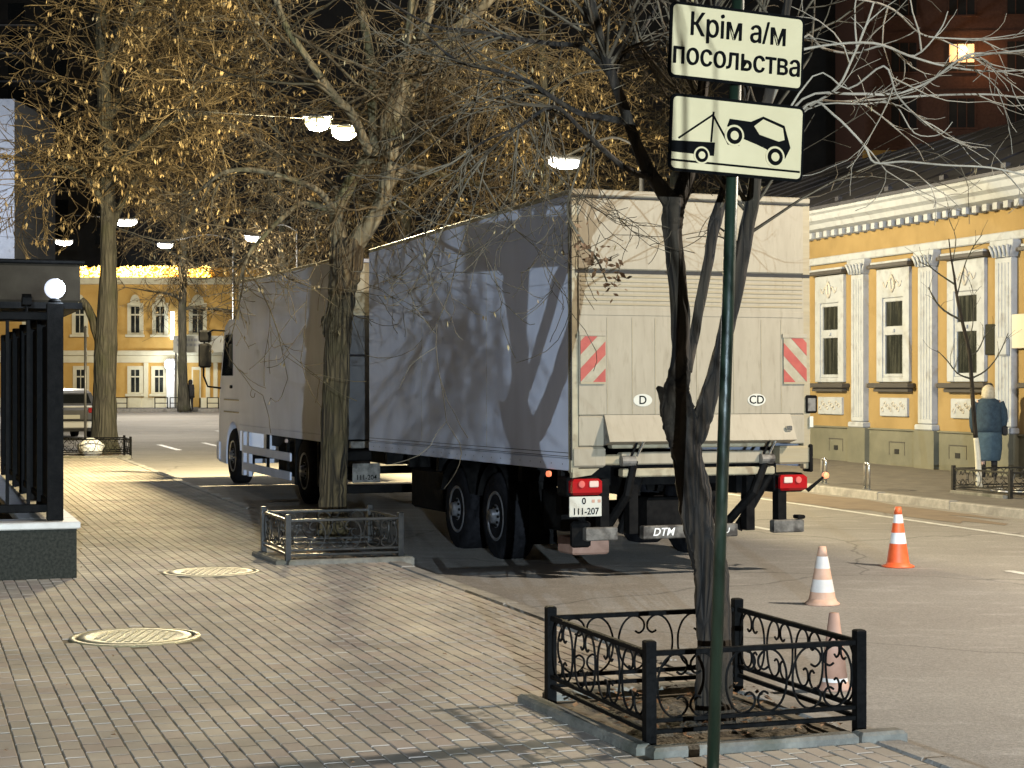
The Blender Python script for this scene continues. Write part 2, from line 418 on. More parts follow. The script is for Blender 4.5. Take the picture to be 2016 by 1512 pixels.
for (d, v, u, X, Yp) in vis:
    p = uv(v, u); dz = rng.uniform(-.0012, .0012) + .003 * noise.noise(Vector((v * 1.3, u * 1.3, 3))); rx = rng.uniform(-.006, .006); ry = rng.uniform(-.009, .009); rz = TH + rng.uniform(-.012, .012)
    jx, jy = rng.uniform(-.0015, .0015), rng.uniform(-.0015, .0015)
    if nsing < 300 and -20 < X < 1800 and Yp < 1520:
        o = obj('paver', pm, sidewalk); o.location = (p.x + jx, p.y + jy, rise(p.y) + dz); o.rotation_euler = (rx, ry, rz); nsing += 1
    else:
        c, s = math.cos(rz), math.sin(rz)
        rest.add([(p.x + jx + x * c - y * s, p.y + jy + x * s + y * c, z + dz + y * rx - x * ry + rise(p.y)) for (x, y, z) in pgv], pgf)
ro = rest.build('paving', M['paver'], sidewalk); ro['kind'] = 'stuff'

lit = MB(); rl = random.Random(77)
for k in range(70):
    v_, u_ = rl.uniform(-.5, VK - .2), rl.uniform(7, 26); p = uv(v_, u_, rise(uv(v_, u_).y) + .006); s_ = rl.uniform(.008, .022); a_ = rl.uniform(0, 6.28); dx, dy = math.cos(a_) * s_, math.sin(a_) * s_
    lit.add([(p.x - dx, p.y - dy, p.z), (p.x + dy * .6, p.y - dx * .6, p.z + .006), (p.x + dx, p.y + dy, p.z + .003), (p.x - dy * .6, p.y + dx * .6, p.z + .008)], [(0, 1, 2, 3)])
struct(lit.build('fallen_leaves', M['leaf']), 'dry leaf scraps scattered over the pavement', 'stuff')
# near kerb, stone by stone
kerb = struct(obj('kerb', strip(VK - .15, VK, [4, UEND], -.2).mesh('kerb', M['kerb'])))
km = MB().box(-.075, .075, -.493, .493, -.2, 0, .014).mesh('kerb_stone', M['kerb'])
u = 4.0
while u < UEND - .4:
    p = uv(VK - .075, u + .5)
    o = obj('kerb_stone', km, kerb); o.location = (p.x + rng.uniform(-.004, .004), p.y, rise(p.y) + .004 + rng.uniform(-.004, .004)); o.rotation_euler = (0, 0, TH + rng.uniform(-.004, .004)); u += 1.0

# pavement of the other side and the setback beyond the corner
VR, VF = 14.3, 19.0
us2 = [2 + 4 * i for i in range(20)]
fs_ = MB(); slab(fs_, VR + .15, 30, us2, -.35, 0); struct(fs_.build('far_sidewalk', M['grit']))
kr = struct(obj('far_kerb', strip(VR, VR + .15, us2, -.2).mesh('far_kerb', M['kerb'])))
km2 = MB().box(-.075, .075, -.993, .993, -.2, 0, .014).mesh('kerb_stone', M['kerb'])
u = 16.0
while u < 46:
    p = uv(VR + .075, u + 1); o = obj('kerb_stone', km2, kr); o.location = (p.x, p.y, rise(p.y) + .004); o.rotation_euler[2] = TH; u += 2
sb = MB(); slab(sb, -14, 1.6, [UEND + .01, 50, 60, 70, 84], -.35, 0); struct(sb.build('side_pavement', M['grit']))
# pavement in front of the far yellow house
fp = MB(); fp.box(-60, -4, 95.2, 110, -.3, rise(97) + .03); struct(fp.build('crossing_pavement', M['grit']))
fpk = MB(); fpk.box(-60, -4, 94.95, 95.19, -.3, rise(96) + .035); struct(fpk.build('crossing_kerb', M['kerb']))

def marking(v0, v1, u0, u1):
    n = max(2, int((u1 - u0) / 3) + 1); L = [u0 + (u1 - u0) * i / n for i in range(n + 1)]
    return struct(strip(v0, v1, L, -.116).build('road_marking', M['white']))
for k in range(-1, 6):
    if k == 0: continue
for (a, b) in ((12.0, 14.8), (19.8, 22.6), (27.6, 30.4), (35.4, 38.2), (43.2, 46), (51, 54), (59, 62)):
    marking(10.22, 10.34, a, b)
marking(12.68, 12.8, 8, 44)
marking(VK + .08, VK + .2, 22.0, 40.5)
for k in range(5): marking(6.6 + k * 1.4, 6.75 + k * 1.4, 46 + k, 50 + k)

# dust and sand drifted along the far gutter
def patch(v0, v1, u0, u1, seed, z):
    r = random.Random(seed); n = 26; c = uv((v0 + v1) / 2, (u0 + u1) / 2); mb = MB(); vs = [(c.x, c.y, z + rise(c.y))]
    for k in range(n):
        a = 2 * math.pi * k / n; q = 1 + .35 * r.uniform(-1, 1)
        p = uv((v0 + v1) / 2 + (v1 - v0) / 2 * math.cos(a) * q, (u0 + u1) / 2 + (u1 - u0) / 2 * math.sin(a) * q); vs.append((p.x, p.y, z + rise(p.y)))
    mb.add(vs, [(0, 1 + k, 1 + (k + 1) % n) for k in range(n)]); return mb
M['sand'] = mat('sand', (.16, .12, .085), (.21, .16, .11), 3, .95)
struct(patch(12.9, 14.2, 20, 27, 3, -.1155).build('road_dust', M['sand']))

# manhole covers
for i, (c, r) in enumerate(MAN):
    mb = MB(); mb.lathe([(r + .055, -.02), (r + .055, .004), (r + .02, .008), (r + .02, -.006), (r - .005, -.006), (r - .005, .006), (r - .06, .009), (r - .07, .004), (.05, .004), (.001, .004)], 40)
    root = thing('manhole_cover', ['round iron manhole cover shining in the paving, on its own', 'round iron manhole cover lying near the middle tree pit'][i], 'manhole cover', (c.x, c.y, rise(c.y)), 0, 'manhole covers in the pavement')
    mb.build('frame', M['manhole2' if i else 'manhole'], root, True)
    rr = random.Random(i)
    mb = MB()
    for a in range(-5, 6):
        for b in range(-5, 6):
            x, y = a * .058, b * .058
            if math.hypot(x, y) < r - .1: mb.box(x - .018, x + .018, y - .018, y + .018, .003, .010)
    mb.build('grip_pattern', M['manhole2' if i else 'manhole'], root)['kind'] = 'stuff'

# ------------------------------------------------------------------ low scroll fences round the tree pits
C_PTS = [(.012, 0), (.016, .045), (.034, .092), (.066, .122), (.1, .12), (.124, .094), (.124, .062), (.104, .044), (.086, .054)]
def scroll_mesh(hh, w, r, m):
    top = [(x / .124 * w, 0, z / .122 * hh) for (x, z) in C_PTS]
    pts = [(a[0], 0, -a[2]) for a in top[:0:-1]] + top
    mb = MB(); mb.tube([p for p in cat_rom(pts, 3)], r, 5); return mb.mesh('scroll', m)
def pit_fence(label, c, across, along, h, m, n_ac, n_al, pitlabel, border, soil=True, group='low iron fences round the trees'):
    z0 = rise(c.y) + c.z
    root = thing('tree_fence', label, 'fence', (c.x, c.y, z0), TH, group)
    a, b = across / 2, along / 2; ps = .026
    post = MB().box(-ps, ps, -ps, ps, -.02, h, .006).mesh('post', m)
    for (x, y) in ((-a, -b), (a, -b), (a, b), (-a, b)):
        obj('post', post, root, (x, y, 0)); 
    zt, z1, z2 = h * .88, h * .27, h * .17
    rl = .013
    def rail(x0, y0, x1, y1, z, r):
        mb = MB()
        if abs(x1 - x0) > abs(y1 - y0): mb.box(min(x0, x1) + ps, max(x0, x1) - ps, y0 - .012, y0 + .012, z - r, z + r, .003)
        else: mb.box(x0 - .012, x0 + .012, min(y0, y1) + ps, max(y0, y1) - ps, z - r, z + r, .003)
        mb.build('rail', m, root)
    sides = [(-a, -b, a, -b, n_ac), (-a, b, a, b, n_ac), (-a, -b, -a, b, n_al), (a, -b, a, b, n_al)]
    hh = (zt - z1) / 2 - rl; zc = (zt + z1) / 2
    for (x0, y0, x1, y1, n) in sides:
        for z in (zt, z1, z2): rail(x0, y0, x1, y1, z, rl if z == zt else .011)
        L = math.hypot(x1 - x0, y1 - y0) - 2 * ps; w = L / n
        key = scroll_mesh(hh, w * .93, .0062, m)
        an = math.atan2(y1 - y0, x1 - x0)
        for i in range(n):
            t = ps + (i + (0 if i % 2 == 0 else 1)) * w
            o = obj('scroll', key, root, (x0 + math.cos(an) * t, y0 + math.sin(an) * t, zc)); o.rotation_euler[2] = an + (0 if i % 2 == 0 else math.pi)
    if soil:
        pit = thing('tree_pit', pitlabel, 'tree pit', (c.x, c.y, z0), TH)
        mb = MB(); n = 14; vs = []; fs = []; rr = random.Random(int(c.y * 10))
        for i in range(n + 1):
            for j in range(n + 1):
                x = -a - .06 + (across + .12) * i / n; y = -b - .06 + (along + .12) * j / n
                e = min(i, n - i, j, n - j) / n
                zz = -.035 + .11 * min(1, e * 3.2) * (.6 + .5 * noise.noise(Vector((x * 5, y * 5, c.y)))) + .02 * noise.noise(Vector((x * 14, y * 14, c.y)))
                vs.append((x, y, zz))
        fs = [(i * (n + 1) + j, (i + 1) * (n + 1) + j, (i + 1) * (n + 1) + j + 1, i * (n + 1) + j + 1) for i in range(n) for j in range(n)]
        mb.add(vs, fs); mb.build('soil', M['soil'], pit, True)
        lt = MB()
        for k in range(170):
            x, y = rr.uniform(-a, a), rr.uniform(-b, b); s = rr.uniform(.012, .035); an = rr.uniform(0, 6.28)
            zz = .03 + .03 * rr.random(); dx, dy = math.cos(an) * s, math.sin(an) * s
            lt.add([(x - dx, y - dy, zz), (x + dy * .5, y - dx * .5, zz + .008), (x + dx, y + dy, zz + rr.uniform(-.005, .02)), (x - dy * .5, y + dx * .5, zz + .008)], [(0, 1, 2, 3)])
        lo = lt.build('leaf_litter', M['leaf'], pit); lo['kind'] = 'stuff'
        for (x0, x1, y0, y1, rz) in border:
            mb = MB().box(x0, x1, y0, y1, -.05, .045, .016); o = mb.build('border_stone', M['pitstone'], pit); o.rotation_euler[2] = rz
    return root
pit_fence('low black scrollwork fence round the forked tree behind the sign post', cN, FN[0], FN[1], .52, M['iron'], 6, 8,
          'square of bare soil with stone edging under the forked tree', [(-FN[0] / 2 - .13, -FN[0] / 2 - .04, -FN[1] / 2 - .03, FN[1] / 2 + .1, .05), (-FN[0] / 2 - .05, FN[0] / 2 - .1, -FN[1] / 2 - .17, -FN[1] / 2 - .07, 0), (FN[0] / 2 - .08, FN[0] / 2 + .17, -FN[1] / 2 - .165, -FN[1] / 2 - .06, 0), (-FN[0] / 2, FN[0] / 2, FN[1] / 2 + .04, FN[1] / 2 + .13, 0)])
pit_fence('low worn iron fence with bright top rail round the straight thick trunk', cM, FM[0], FM[1], .47, M['iron2'], 6, 6,
          'square of leafy soil under the straight thick trunk', [(-FM[0] / 2 - .16, -FM[0] / 2 - .06, -FM[1] / 2 - .05, FM[1] / 2 - .25, .04), (-FM[0] / 2 - .02, FM[0] / 2 + .1, -FM[1] / 2 - .15, -FM[1] / 2 - .06, 0), (FM[0] / 2 + .03, FM[0] / 2 + .1, -FM[1] / 2, FM[1] / 2, 0)])
cL = uv(cvL, cuL)
pit_fence('low black fence with a white bag inside, round the grey trunk', cL, FL[0], FL[1], .46, M['iron'], 8, 6,
          'square of bare soil under the grey trunk', [(-FL[0] / 2, FL[0] / 2, -FL[1] / 2 - .16, -FL[1] / 2 - .06, 0)])
fp1, fp2 = gnd(1822, 978), gnd(1912, 989)
fR = uv(16.55, (inv_uv(fp1)[1] + inv_uv(fp2)[1]) / 2 + .15)
pit_fence('low weathered iron fence round the thin bare sapling by the yellow house', fR, 2.2, 1.5, .43, M['iron2'], 12, 8,
          'square of pale littered soil under the thin sapling', [(-1.2, -1.1, -.7, .7, 0)])

# ------------------------------------------------------------------ trees
def wob_fn(seed, amp=.10):
    def f(p, d, r, an):
        q = Vector((p.x + d.x * r * 1.0, p.y + d.y * r, p.z * .35)) * (2.2 / max(r, .05) * .35) + Vector((seed, 0, 0))
        fur = abs(noise.noise(Vector((math.cos(an) * 3.2 + seed, math.sin(an) * 3.2, p.z * 2.2)))) if r > .035 else .2
        return 1 + amp * noise.noise(q * 1.2) + amp * .45 * noise.noise(q * 3.1) - amp * 1.1 * (.25 - min(fur, .25)) * 2
    return f
def limb(mb, pts, sides=10, sub=5, amp=.1, seed=1.0):
    """pts: (Vector, radius)"""
    P = cat_rom([p for p, r in pts], sub)
    rr = []
    for i in range(len(pts) - 1):
        for k in range(sub): rr.append(pts[i][1] + (pts[i + 1][1] - pts[i][1]) * k / sub)
    rr.append(pts[-1][1])
    mb.tube(P, rr, sides, True, wob_fn(seed, amp) if amp else None)
    return list(zip(P, rr))
def seed_at(ml, p, rng, size):
    a = rng.uniform(0, 6.28); L = size * rng.uniform(.7, 1.4); w = size * rng.uniform(.13, .22)
    dx, dy = math.cos(a) * w, math.sin(a) * w
    tx, ty = rng.uniform(-.35, .35) * L, rng.uniform(-.35, .35) * L
    b = rng.uniform(-.25, .25) * w * 2
    ml.add([(p.x, p.y, p.z), (p.x + dx + tx * .5 - dy * .3 + b, p.y + dy + ty * .5 + dx * .3, p.z - L * .5), (p.x + tx, p.y + ty, p.z - L), (p.x - dx + tx * .5 - b, p.y - dy + ty * .5, p.z - L * .55)], [(0, 1, 2), (0, 2, 3)])
def twig(mt, ml, p, d, L, r, lvl, rng, o):
    nseg = o.get('seg', 5); pts = [p.copy()]; rad = [r]; q = p.copy(); d = d.normalized()
    curl = Vector((rng.uniform(-1, 1), rng.uniform(-1, 1), rng.uniform(-.7, .7))) * o.get('curl', .28)
    for i in range(nseg):
        t = (i + 1) / nseg
        d = d + curl * (.5 if i % 2 else 1) + Vector((rng.uniform(-1, 1), rng.uniform(-1, 1), rng.uniform(-1, 1))) * o.get('jit', .16)
        d.z += o.get('droop', -.05) * (1 - t) * 2 + o.get('tip', .05) * t
        d.normalize(); q = q + d * (L / nseg); pts.append(q.copy()); rad.append(max(r * (1 - .72 * t), o.get('rmin', .0025)))
        if lvl > 0 and i >= 0:
            for k in range(o['kids'][lvl - 1]):
                if rng.random() < o.get('pk', .75):
                    side = Vector((rng.uniform(-1, 1), rng.uniform(-1, 1), rng.uniform(-.8, .8)))
                    nd = d * .75 + side * .75
                    twig(mt, ml, q, nd, L * rng.uniform(.35, .7), max(rad[-1] * .62, o.get('rmin', .0025)), lvl - 1, rng, o)
        if lvl == 0 and ml is not None and rng.random() < o.get('ps', .25):
            for k in range(rng.randint(1, 3)):
                seed_at(ml, q + Vector((rng.uniform(-.04, .04), rng.uniform(-.04, .04), 0)), rng, o.get('ss', .09))
    mt.tube(pts, rad, 6 if r > .03 else (4 if r > .011 else 3), False)

def along(path, n, rng, lo=.15):
    m = len(path)
    for k in range(n):
        i = rng.randint(int(m * lo), m - 2)
        p, r = path[i]; t = (path[i + 1][0] - p).normalized(); yield p, r, t
def pp(Y0, lst): return [(px(a, b, Y0 + (dy[0] if dy else 0)), w / 2 * Y0 / F) for (a, b, w, *dy) in lst]

# --- forked tree behind the sign
YN = 8.83
rng = random.Random(11)
T = MB(); K = MB(); KD = MB(); S = MB(); LV = MB()
pN = []
def LN(lst, sides=12, amp=.1, seed=1.):
    q = limb(T, pp(YN, lst), sides, 6, amp, seed); pN.append(q); return q
LN([(1408, 1462, 120), (1406, 1425, 88), (1406, 1364, 72), (1405, 1251, 69), (1401, 1138, 72), (1388, 1080, 66), (1374, 1030, 63), (1368, 974, 66), (1357, 919, 63), (1349, 872, 66), (1341, 835, 72), (1333, 806, 68), (1331, 770, 52)], 40, .13)
l1 = LN([(1340, 840, 60), (1331, 806, 64), (1331, 772, 56), (1336, 746, 46), (1341, 700, 39), (1340, 650, 38), (1339, 610, 37), (1333, 538, 36), (1325, 470, 38), (1324, 438, 43), (1327, 405, 46), (1330, 385, 42)], 28, .12, 2)
LN([(1324, 806, 46), (1312, 784, 32), (1302, 770, 18), (1293, 762, 6)], 8, .15, 3)
l1a = LN([(1327, 405, 38), (1302, 372, 31), (1276, 335, 27), (1250, 275, 23), (1224, 200, 21), (1195, 120, 19), (1178, 60, 17), (1165, 0, 16), (1150, -80, 15), (1140, -160, 13)], 12, .1, 4)
l1b = LN([(1330, 405, 40), (1348, 362, 35, .05), (1362, 310, 32, .1), (1376, 220, 26, .15), (1395, 110, 22, .2), (1415, 0, 19, .25), (1430, -120, 16, .3)], 12, .1, 5)
l2 = LN([(1350, 730, 26), (1363, 680, 22, .03), (1376, 610, 22, .06), (1390, 538, 22, .1), (1403, 467, 23, .12), (1408, 438, 27, .14), (1420, 396, 22, .17), (1436, 330, 20, .25), (1460, 220, 17, .4), (1490, 90, 15, .5), (1520, -80, 12, .6)], 10, .14, 6)
l3 = LN([(1350, 880, 46), (1372, 850, 44), (1388, 806, 40), (1404, 753, 35), (1420, 700, 36), (1430, 646, 33), (1445, 590, 30), (1462, 503, 29), (1470, 449, 30), (1482, 396, 28), (1490, 330, 25), (1505, 230, 21), (1530, 110, 18), (1556, -20, 16), (1575, -120, 13)], 24, .14, 7)
# hand-laid boughs: towards the left over the truck and towards the right over the yellow house
bows = [
    ([(1238, 240, 22), (1190, 232, 17), (1140, 222, 15), (1085, 190, 12), (1040, 160, 10), (980, 140, 9), (900, 120, 7), (830, 60, 5)], -.2),
    ([(1205, 150, 20), (1150, 95, 14), (1080, 85, 14), (1010, 75, 12), (930, 60, 10), (850, 50, 8), (760, 0, 6)], .3),
    ([(1290, 352, 20), (1230, 330, 15), (1150, 260, 12), (1090, 210, 10), (1020, 250, 8), (950, 280, 6), (880, 330, 4)], -.3),
    ([(1245, 260, 16), (1210, 150, 12), (1265, 60, 10), (1300, 0, 8), (1330, -60, 6)], .3),
    ([(1500, 250, 18), (1560, 225, 13), (1600, 205, 11), (1650, 170, 10), (1680, 110, 9), (1705, 50, 8), (1720, 5, 7)], .2),
    ([(1505, 230, 16), (1580, 75, 9), (1620, 95, 9), (1680, 105, 9), (1740, 90, 9), (1800, 110, 8), (1850, 60, 6), (1866, 22, 4)], .5),
    ([(1490, 320, 18), (1580, 195, 9), (1680, 185, 11), (1760, 185, 11), (1830, 160, 10), (1900, 110, 10), (1960, 105, 9), (2020, 98, 7)], .1),
    ([(1495, 290, 14), (1590, 205, 9), (1660, 200, 8), (1740, 195, 9), (1830, 188, 9), (1950, 186, 8), (2030, 196, 7)], .7),
    ([(1490, 330, 16), (1590, 206, 8), (1640, 225, 9), (1700, 285, 9), (1722, 320, 8), (1780, 318, 8), (1860, 325, 7), (1950, 330, 7), (2030, 348, 6)], -.2),
    ([(1530, 110, 15), (1620, 90, 9), (1720, 85, 10), (1790, 110, 9), (1860, 130, 8), (1940, 140, 7), (2020, 138, 6)], .3),
    ([(1556, -20, 14), (1700, 0, 8), (1760, 20, 8), (1810, 65, 7), (1860, 75, 6), (1950, 75, 5), (2030, 62, 4)], .9),
    ([(1488, 330, 14), (1600, 150, 6), (1670, 175, 7), (1740, 130, 8), (1765, 185, 7), (1800, 225, 6), (1825, 248, 4)], -.3),
    ([(1488, 330, 14), (1590, 215, 6), (1700, 205, 6), (1760, 205, 5), (1800, 262, 5), (1850, 265, 4), (1875, 240, 3)], .2),
]
for k, (b, dy) in enumerate(bows):
    q = limb(T if k < 4 else K, [(px(x, y, YN + dy * min(1, i / 3)), w * (.38 if k < 4 else .27) * YN / F) for i, (x, y, w) in enumerate(b)], 6, 4, 0)
    n = 12 if k < 4 else 4
    for (p, r, t) in along(q, n, rng, .3):
        side = Vector((rng.uniform(-1, 1), rng.uniform(-1, 1), rng.uniform(-1, .7)))
        twig(KD if k < 4 else K, S if k < 4 else None, p, t * .8 + side * .6, rng.uniform(.25, .6), .006, 1, rng, dict(kids=[1], droop=-.08, tip=.1, rmin=.0022, ss=.03, ps=.02, pk=.5))
for path in (l1a, l1b, l2, l3):
    for (p, r, t) in along(path, 11, rng, .5):
        side = Vector((rng.uniform(-1, 1), rng.uniform(-.8, 1.0), rng.uniform(-.1, .9)))
        twig(KD, S, p, t * .5 + side, rng.uniform(.6, 1.5), .011, 2, rng, dict(kids=[1, 1], droop=-.04, tip=.05, rmin=.0022, ss=.03, ps=.02, pk=.6))
# drooping spray in front of the trailer, with a clump of dry leaves
for (x, y, dy, n) in ((1150, 225, 0, 3), (1080, 195, .2, 5), (985, 140, .2, 4), (1010, 250, -.2, 4), (920, 300, -.2, 4)):
    for k in range(n):
        p = px(x + rng.uniform(-40, 40), y + rng.uniform(-15, 15), YN + dy)
        d = Vector((rng.uniform(-.7, .45), rng.uniform(-.4, .5), rng.uniform(-1.3, -.4)))
        twig(KD, S, p, d, rng.uniform(.5, .95), .0065, 2, rng, dict(kids=[1, 1], droop=-.16, tip=.14, rmin=.002, ss=.03, ps=.025, pk=.6, curl=.36, jit=.3))
lb = limb(KD, [(px(x, y, YN - .3), w / 2 * YN / F) for (x, y, w) in ((1120, 430, 6), (1150, 480, 5), (1175, 510, 4), (1195, 555, 3))], 5, 4, 0)
limb(KD, [(px(1180, 235, YN), .006), (px(1140, 330, YN - .2), .005), (px(1118, 400, YN - .3), .0055), (px(1120, 432, YN - .3), .0052)], 5, 4, 0)
for k in range(75):
    p, r = rng.choice(lb[3:]); c = p + Vector((rng.gauss(.02, .035), rng.gauss(0, .04), rng.gauss(-.02, .045)))
    s = rng.uniform(.012, .026); a = Vector((rng.uniform(-1, 1), rng.uniform(-1, 1), rng.uniform(-1, .3))).normalized(); b = a.orthogonal().normalized()
    LV.add([c, c + a * s + b * s * .6, c + a * s * 2, c + a * s - b * s * .6], [(0, 1, 2), (0, 2, 3)])
tN = thing('forked_tree', 'dark forked tree with three bare stems behind the tow-away sign post', 'tree', (cN.x, cN.y, 0), 0)
def attach(mb, name, m, root, smooth=True):
    if not mb.v: return
    L = root.location; mb.v = [(a - L.x, b - L.y, c - L.z) for (a, b, c) in mb.v]
    return mb.build(name, m, root, smooth)
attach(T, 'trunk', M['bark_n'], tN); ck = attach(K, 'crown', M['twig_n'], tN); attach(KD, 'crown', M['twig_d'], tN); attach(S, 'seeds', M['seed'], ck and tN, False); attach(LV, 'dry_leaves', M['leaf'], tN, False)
for o in tN.children:
    if o.name.split('.')[0] in ('seeds', 'dry_leaves'): o['kind'] = 'stuff'

# --- straight thick tree in the middle
YM = 19.65
rng = random.Random(21)
T = MB(); K = MB(); S = MB(); paths = []
def LM(lst, sides=12, amp=.1, seed=1., keep=True):
    q = limb(T, pp(YM, lst), sides, 5, amp, seed)
    if keep: paths.append(q)
    return q
LM([(655, 1088, 110), (655, 1058, 78), (655, 1010, 60), (656, 950, 56), (659, 872, 55), (661, 772, 54), (665, 671, 52), (670, 610, 54), (675, 565, 57), (681, 525, 66), (685, 495, 66), (688, 470, 50)], 40, .11, 1, False)
LM([(650, 660, 28), (641, 635, 20), (639, 622, 10)], 6, .1, 2, False)
TT = T; T = MB()
a1 = LM([(686, 515, 46), (702, 478, 40), (735, 430, 33), (752, 395, 31), (762, 347, 29), (772, 290, 30), (779, 215, 30), (793, 170, 26), (807, 139, 22), (835, 60, 19), (850, 0, 17), (860, -80, 14)], 12, .08, 3)
a2 = LM([(770, 285, 27), (798, 205, 26, .4), (826, 156, 26, .6), (871, 90, 24, .8), (905, 52, 23, 1), (947, 17, 21, 1.2), (1010, -50, 17, 1.4)], 10, .08, 4)
b1 = LM([(676, 520, 44), (668, 470, 34), (663, 417, 27), (680, 380, 27), (697, 347, 28), (725, 310, 25), (746, 278, 22), (770, 200, 19, -.4), (800, 100, 16, -.8), (815, -60, 13, -1)], 12, .08, 5)
c1 = LM([(728, 305, 20), (694, 226, 18, -.4), (666, 198, 17, -.6), (635, 156, 15, -.8), (605, 115, 14, -1), (560, 45, 13, -1.2), (530, -50, 11, -1.3)], 9, .08, 6)
d1 = LM([(738, 285, 22), (732, 194, 20, .3), (728, 104, 19, .5), (714, 35, 18, .7), (704, -10, 16, .8), (695, -90, 13, 1)], 8, .08, 7)
e1 = LM([(664, 430, 18), (630, 378, 13, -.4), (570, 352, 11, -.8), (500, 335, 10, -1), (440, 340, 8, -1.2), (400, 370, 6, -1.3)], 7, .05, 8)
f1 = LM([(756, 385, 18), (800, 330, 14, .2), (870, 345, 12, .3), (950, 365, 10, .2), (1010, 400, 8, 0), (1050, 440, 5, 0)], 7, .05, 9)
g1 = LM([(664, 420, 16), (600, 400, 11, -.3), (560, 425, 10, -.6), (520, 465, 8, -.9), (490, 500, 7, -1), (470, 560, 4, -1.1)], 7, .05, 10)
for i, path in enumerate(paths):
    thin = i >= 5
    for (p, r, t) in along(path, 10 if not thin else 11, rng, .2):
        side = Vector((rng.uniform(-1, 1), rng.uniform(-1, 1), rng.uniform(-.6, .6)))
        L = rng.uniform(1.0, 2.4) if not thin else rng.uniform(.7, 1.5)
        twig(K, S, p, t * .4 + side, L, .02 if not thin else .012, 2, rng, dict(kids=[1, 2], droop=-.11, tip=.14, rmin=.004, ss=.05, ps=.05, pk=.55, curl=.36, jit=.24))
tM = thing('thick_tree', 'thick straight rough-barked tree standing in front of the lorry', 'tree', (px(655, 1060, YM).x, YM, 0), 0)
attach(TT, 'trunk', M['bark_m'], tM); attach(T, 'boughs', M['bark_b'], tM); attach(K, 'crown', M['twig'], tM)
q = attach(S, 'seeds', M['seed'], tM, False); q['kind'] = 'stuff'

# --- grey tree at the end of the pavement
YL = 43.5
rng = random.Random(31); T = MB(); K = MB(); S = MB(); paths = []
zb = rise(YL)
q = limb(T, pp(YL, [(205, 895, 70), (205, 860, 54), (206, 780, 46), (207, 700, 46), (211, 630, 42), (213, 540, 34), (213, 450, 31), (211, 330, 29), (205, 200, 27), (200, 80, 25), (198, -80, 22), (200, -260, 16)]), 16, 5, .08, 1); paths.append(q[30:])
limb(T, pp(YL, [(205, 690, 26), (190, 655, 18), (181, 625, 17), (170, 602, 16), (160, 590, 14)]), 8, 4, .08, 2)
for (lst) in ([(212, 470, 20), (235, 410, 15, .5), (270, 350, 13, 1), (320, 270, 11, 1.5), (380, 180, 9, 2)], [(206, 250, 18), (250, 180, 14, .5), (310, 120, 12, .8), (400, 60, 9, 1)],
              [(204, 160, 18), (240, 60, 15, -.5), (310, -30, 13, -1), (420, -80, 9, -1)], [(210, 420, 14), (180, 360, 12, -.5), (140, 330, 9, -1), (80, 320, 7, -1)], [(212, 360, 15), (260, 290, 12, -1), (330, 240, 10, -2), (430, 220, 7, -3)], [(200, 80, 16), (300, 20, 12, 1), (450, -10, 9, 2), (560, 20, 7, 2)]):
    paths.append(limb(T, pp(YL, lst), 7, 4, .05, 3))
for i, path in enumerate(paths):
    for (p, r, t) in along(path, 19, rng, .2):
        side = Vector((rng.uniform(-.7, 1), rng.uniform(-1, 1), rng.uniform(-.5, .6)))
        twig(K, S, p, t * .5 + side, rng.uniform(1.2, 3.0), .028, 2, rng, dict(kids=[2, 2], droop=-.05, tip=.02, rmin=.008, ss=.12, ps=.09, pk=.6, curl=.34, jit=.22))
tL = thing('grey_tree', 'tall grey-trunked tree at the far end of the pavement beside a parked car', 'tree', (px(205, 880, YL).x, YL, 0))
attach(T, 'trunk', M['bark_l'], tL); attach(K, 'crown', M['twig'], tL); q = attach(S, 'seeds', M['seed'], tL, False); q['kind'] = 'stuff'

# --- street trees along the other side, seen over the lorry
def street_tree(name, label, base, H, seed, spread, z_first, thick=.2, dens=1.0, tw=.012, ssz=.18):
    rng = random.Random(seed); T = MB(); K = MB(); S = MB()
    bz = rise(base.y); lean = rng.uniform(-.3, .3)
    tr = [(Vector((base.x + lean * t * t * 1.2 + rng.uniform(-.06, .06), base.y + rng.uniform(-.1, .1), bz - .05 + H * t)), thick * (1 - .75 * t) + .02) for t in (0, .1, .22, .36, .5, .64, .8, 1)]
    tr[0] = (tr[0][0], thick * 1.5)
    path = limb(T, tr, 10, 4, .08, seed)
    n = int(15 * dens)
    for k in range(n):
        t = z_first + (1 - z_first) * ((k + rng.random()) / n) ** .9; i = min(int(t * (len(path) - 1)), len(path) - 2); p, r = path[i]
        a = k * 2.4 + rng.uniform(-.4, .4); L = spread * (1.05 - .55 * t) * rng.uniform(.75, 1.1)
        d = Vector((math.cos(a), math.sin(a), rng.uniform(.25, .7)))
        pts = [(p, r * .55)]; q = p.copy()
        for j in range(5):
            d = (d + Vector((rng.uniform(-.25, .25), rng.uniform(-.25, .25), rng.uniform(-.22, .12)))).normalized(); q = q + d * L / 5; pts.append((q.copy(), max(r * .55 * (1 - (j + 1) / 5.5), .02)))
        lp = limb(T, pts, 6, 3, .04, seed + k)
        for (p2, r2, t2) in along(lp, int(16 * dens), rng, .12):
            side = Vector((rng.uniform(-1, 1), rng.uniform(-1, 1), rng.uniform(-.7, .5)))
            twig(K, S, p2, t2 * .5 + side, rng.uniform(.9, 2.1), tw * 1.8, 1, rng, dict(kids=[2], droop=-.1, tip=.06, rmin=tw * .55, ss=ssz, ps=.15, pk=.75, seg=5, curl=.34, jit=.24))
    root = thing(name, label, 'tree', (base.x, base.y, bz), 0, 'street trees on the far side')
    attach(T, 'trunk', M['bark_l'], root); attach(K, 'crown', M['twig'], root); q = attach(S, 'seeds', M['seed'], root, False); q['kind'] = 'stuff'
def onv(x_px, v):            # ground point of pixel column x on the line v
    t = (x_px - CX) / F; Y = v / (CT * t + ST); return Vector((t * Y, Y, 0))
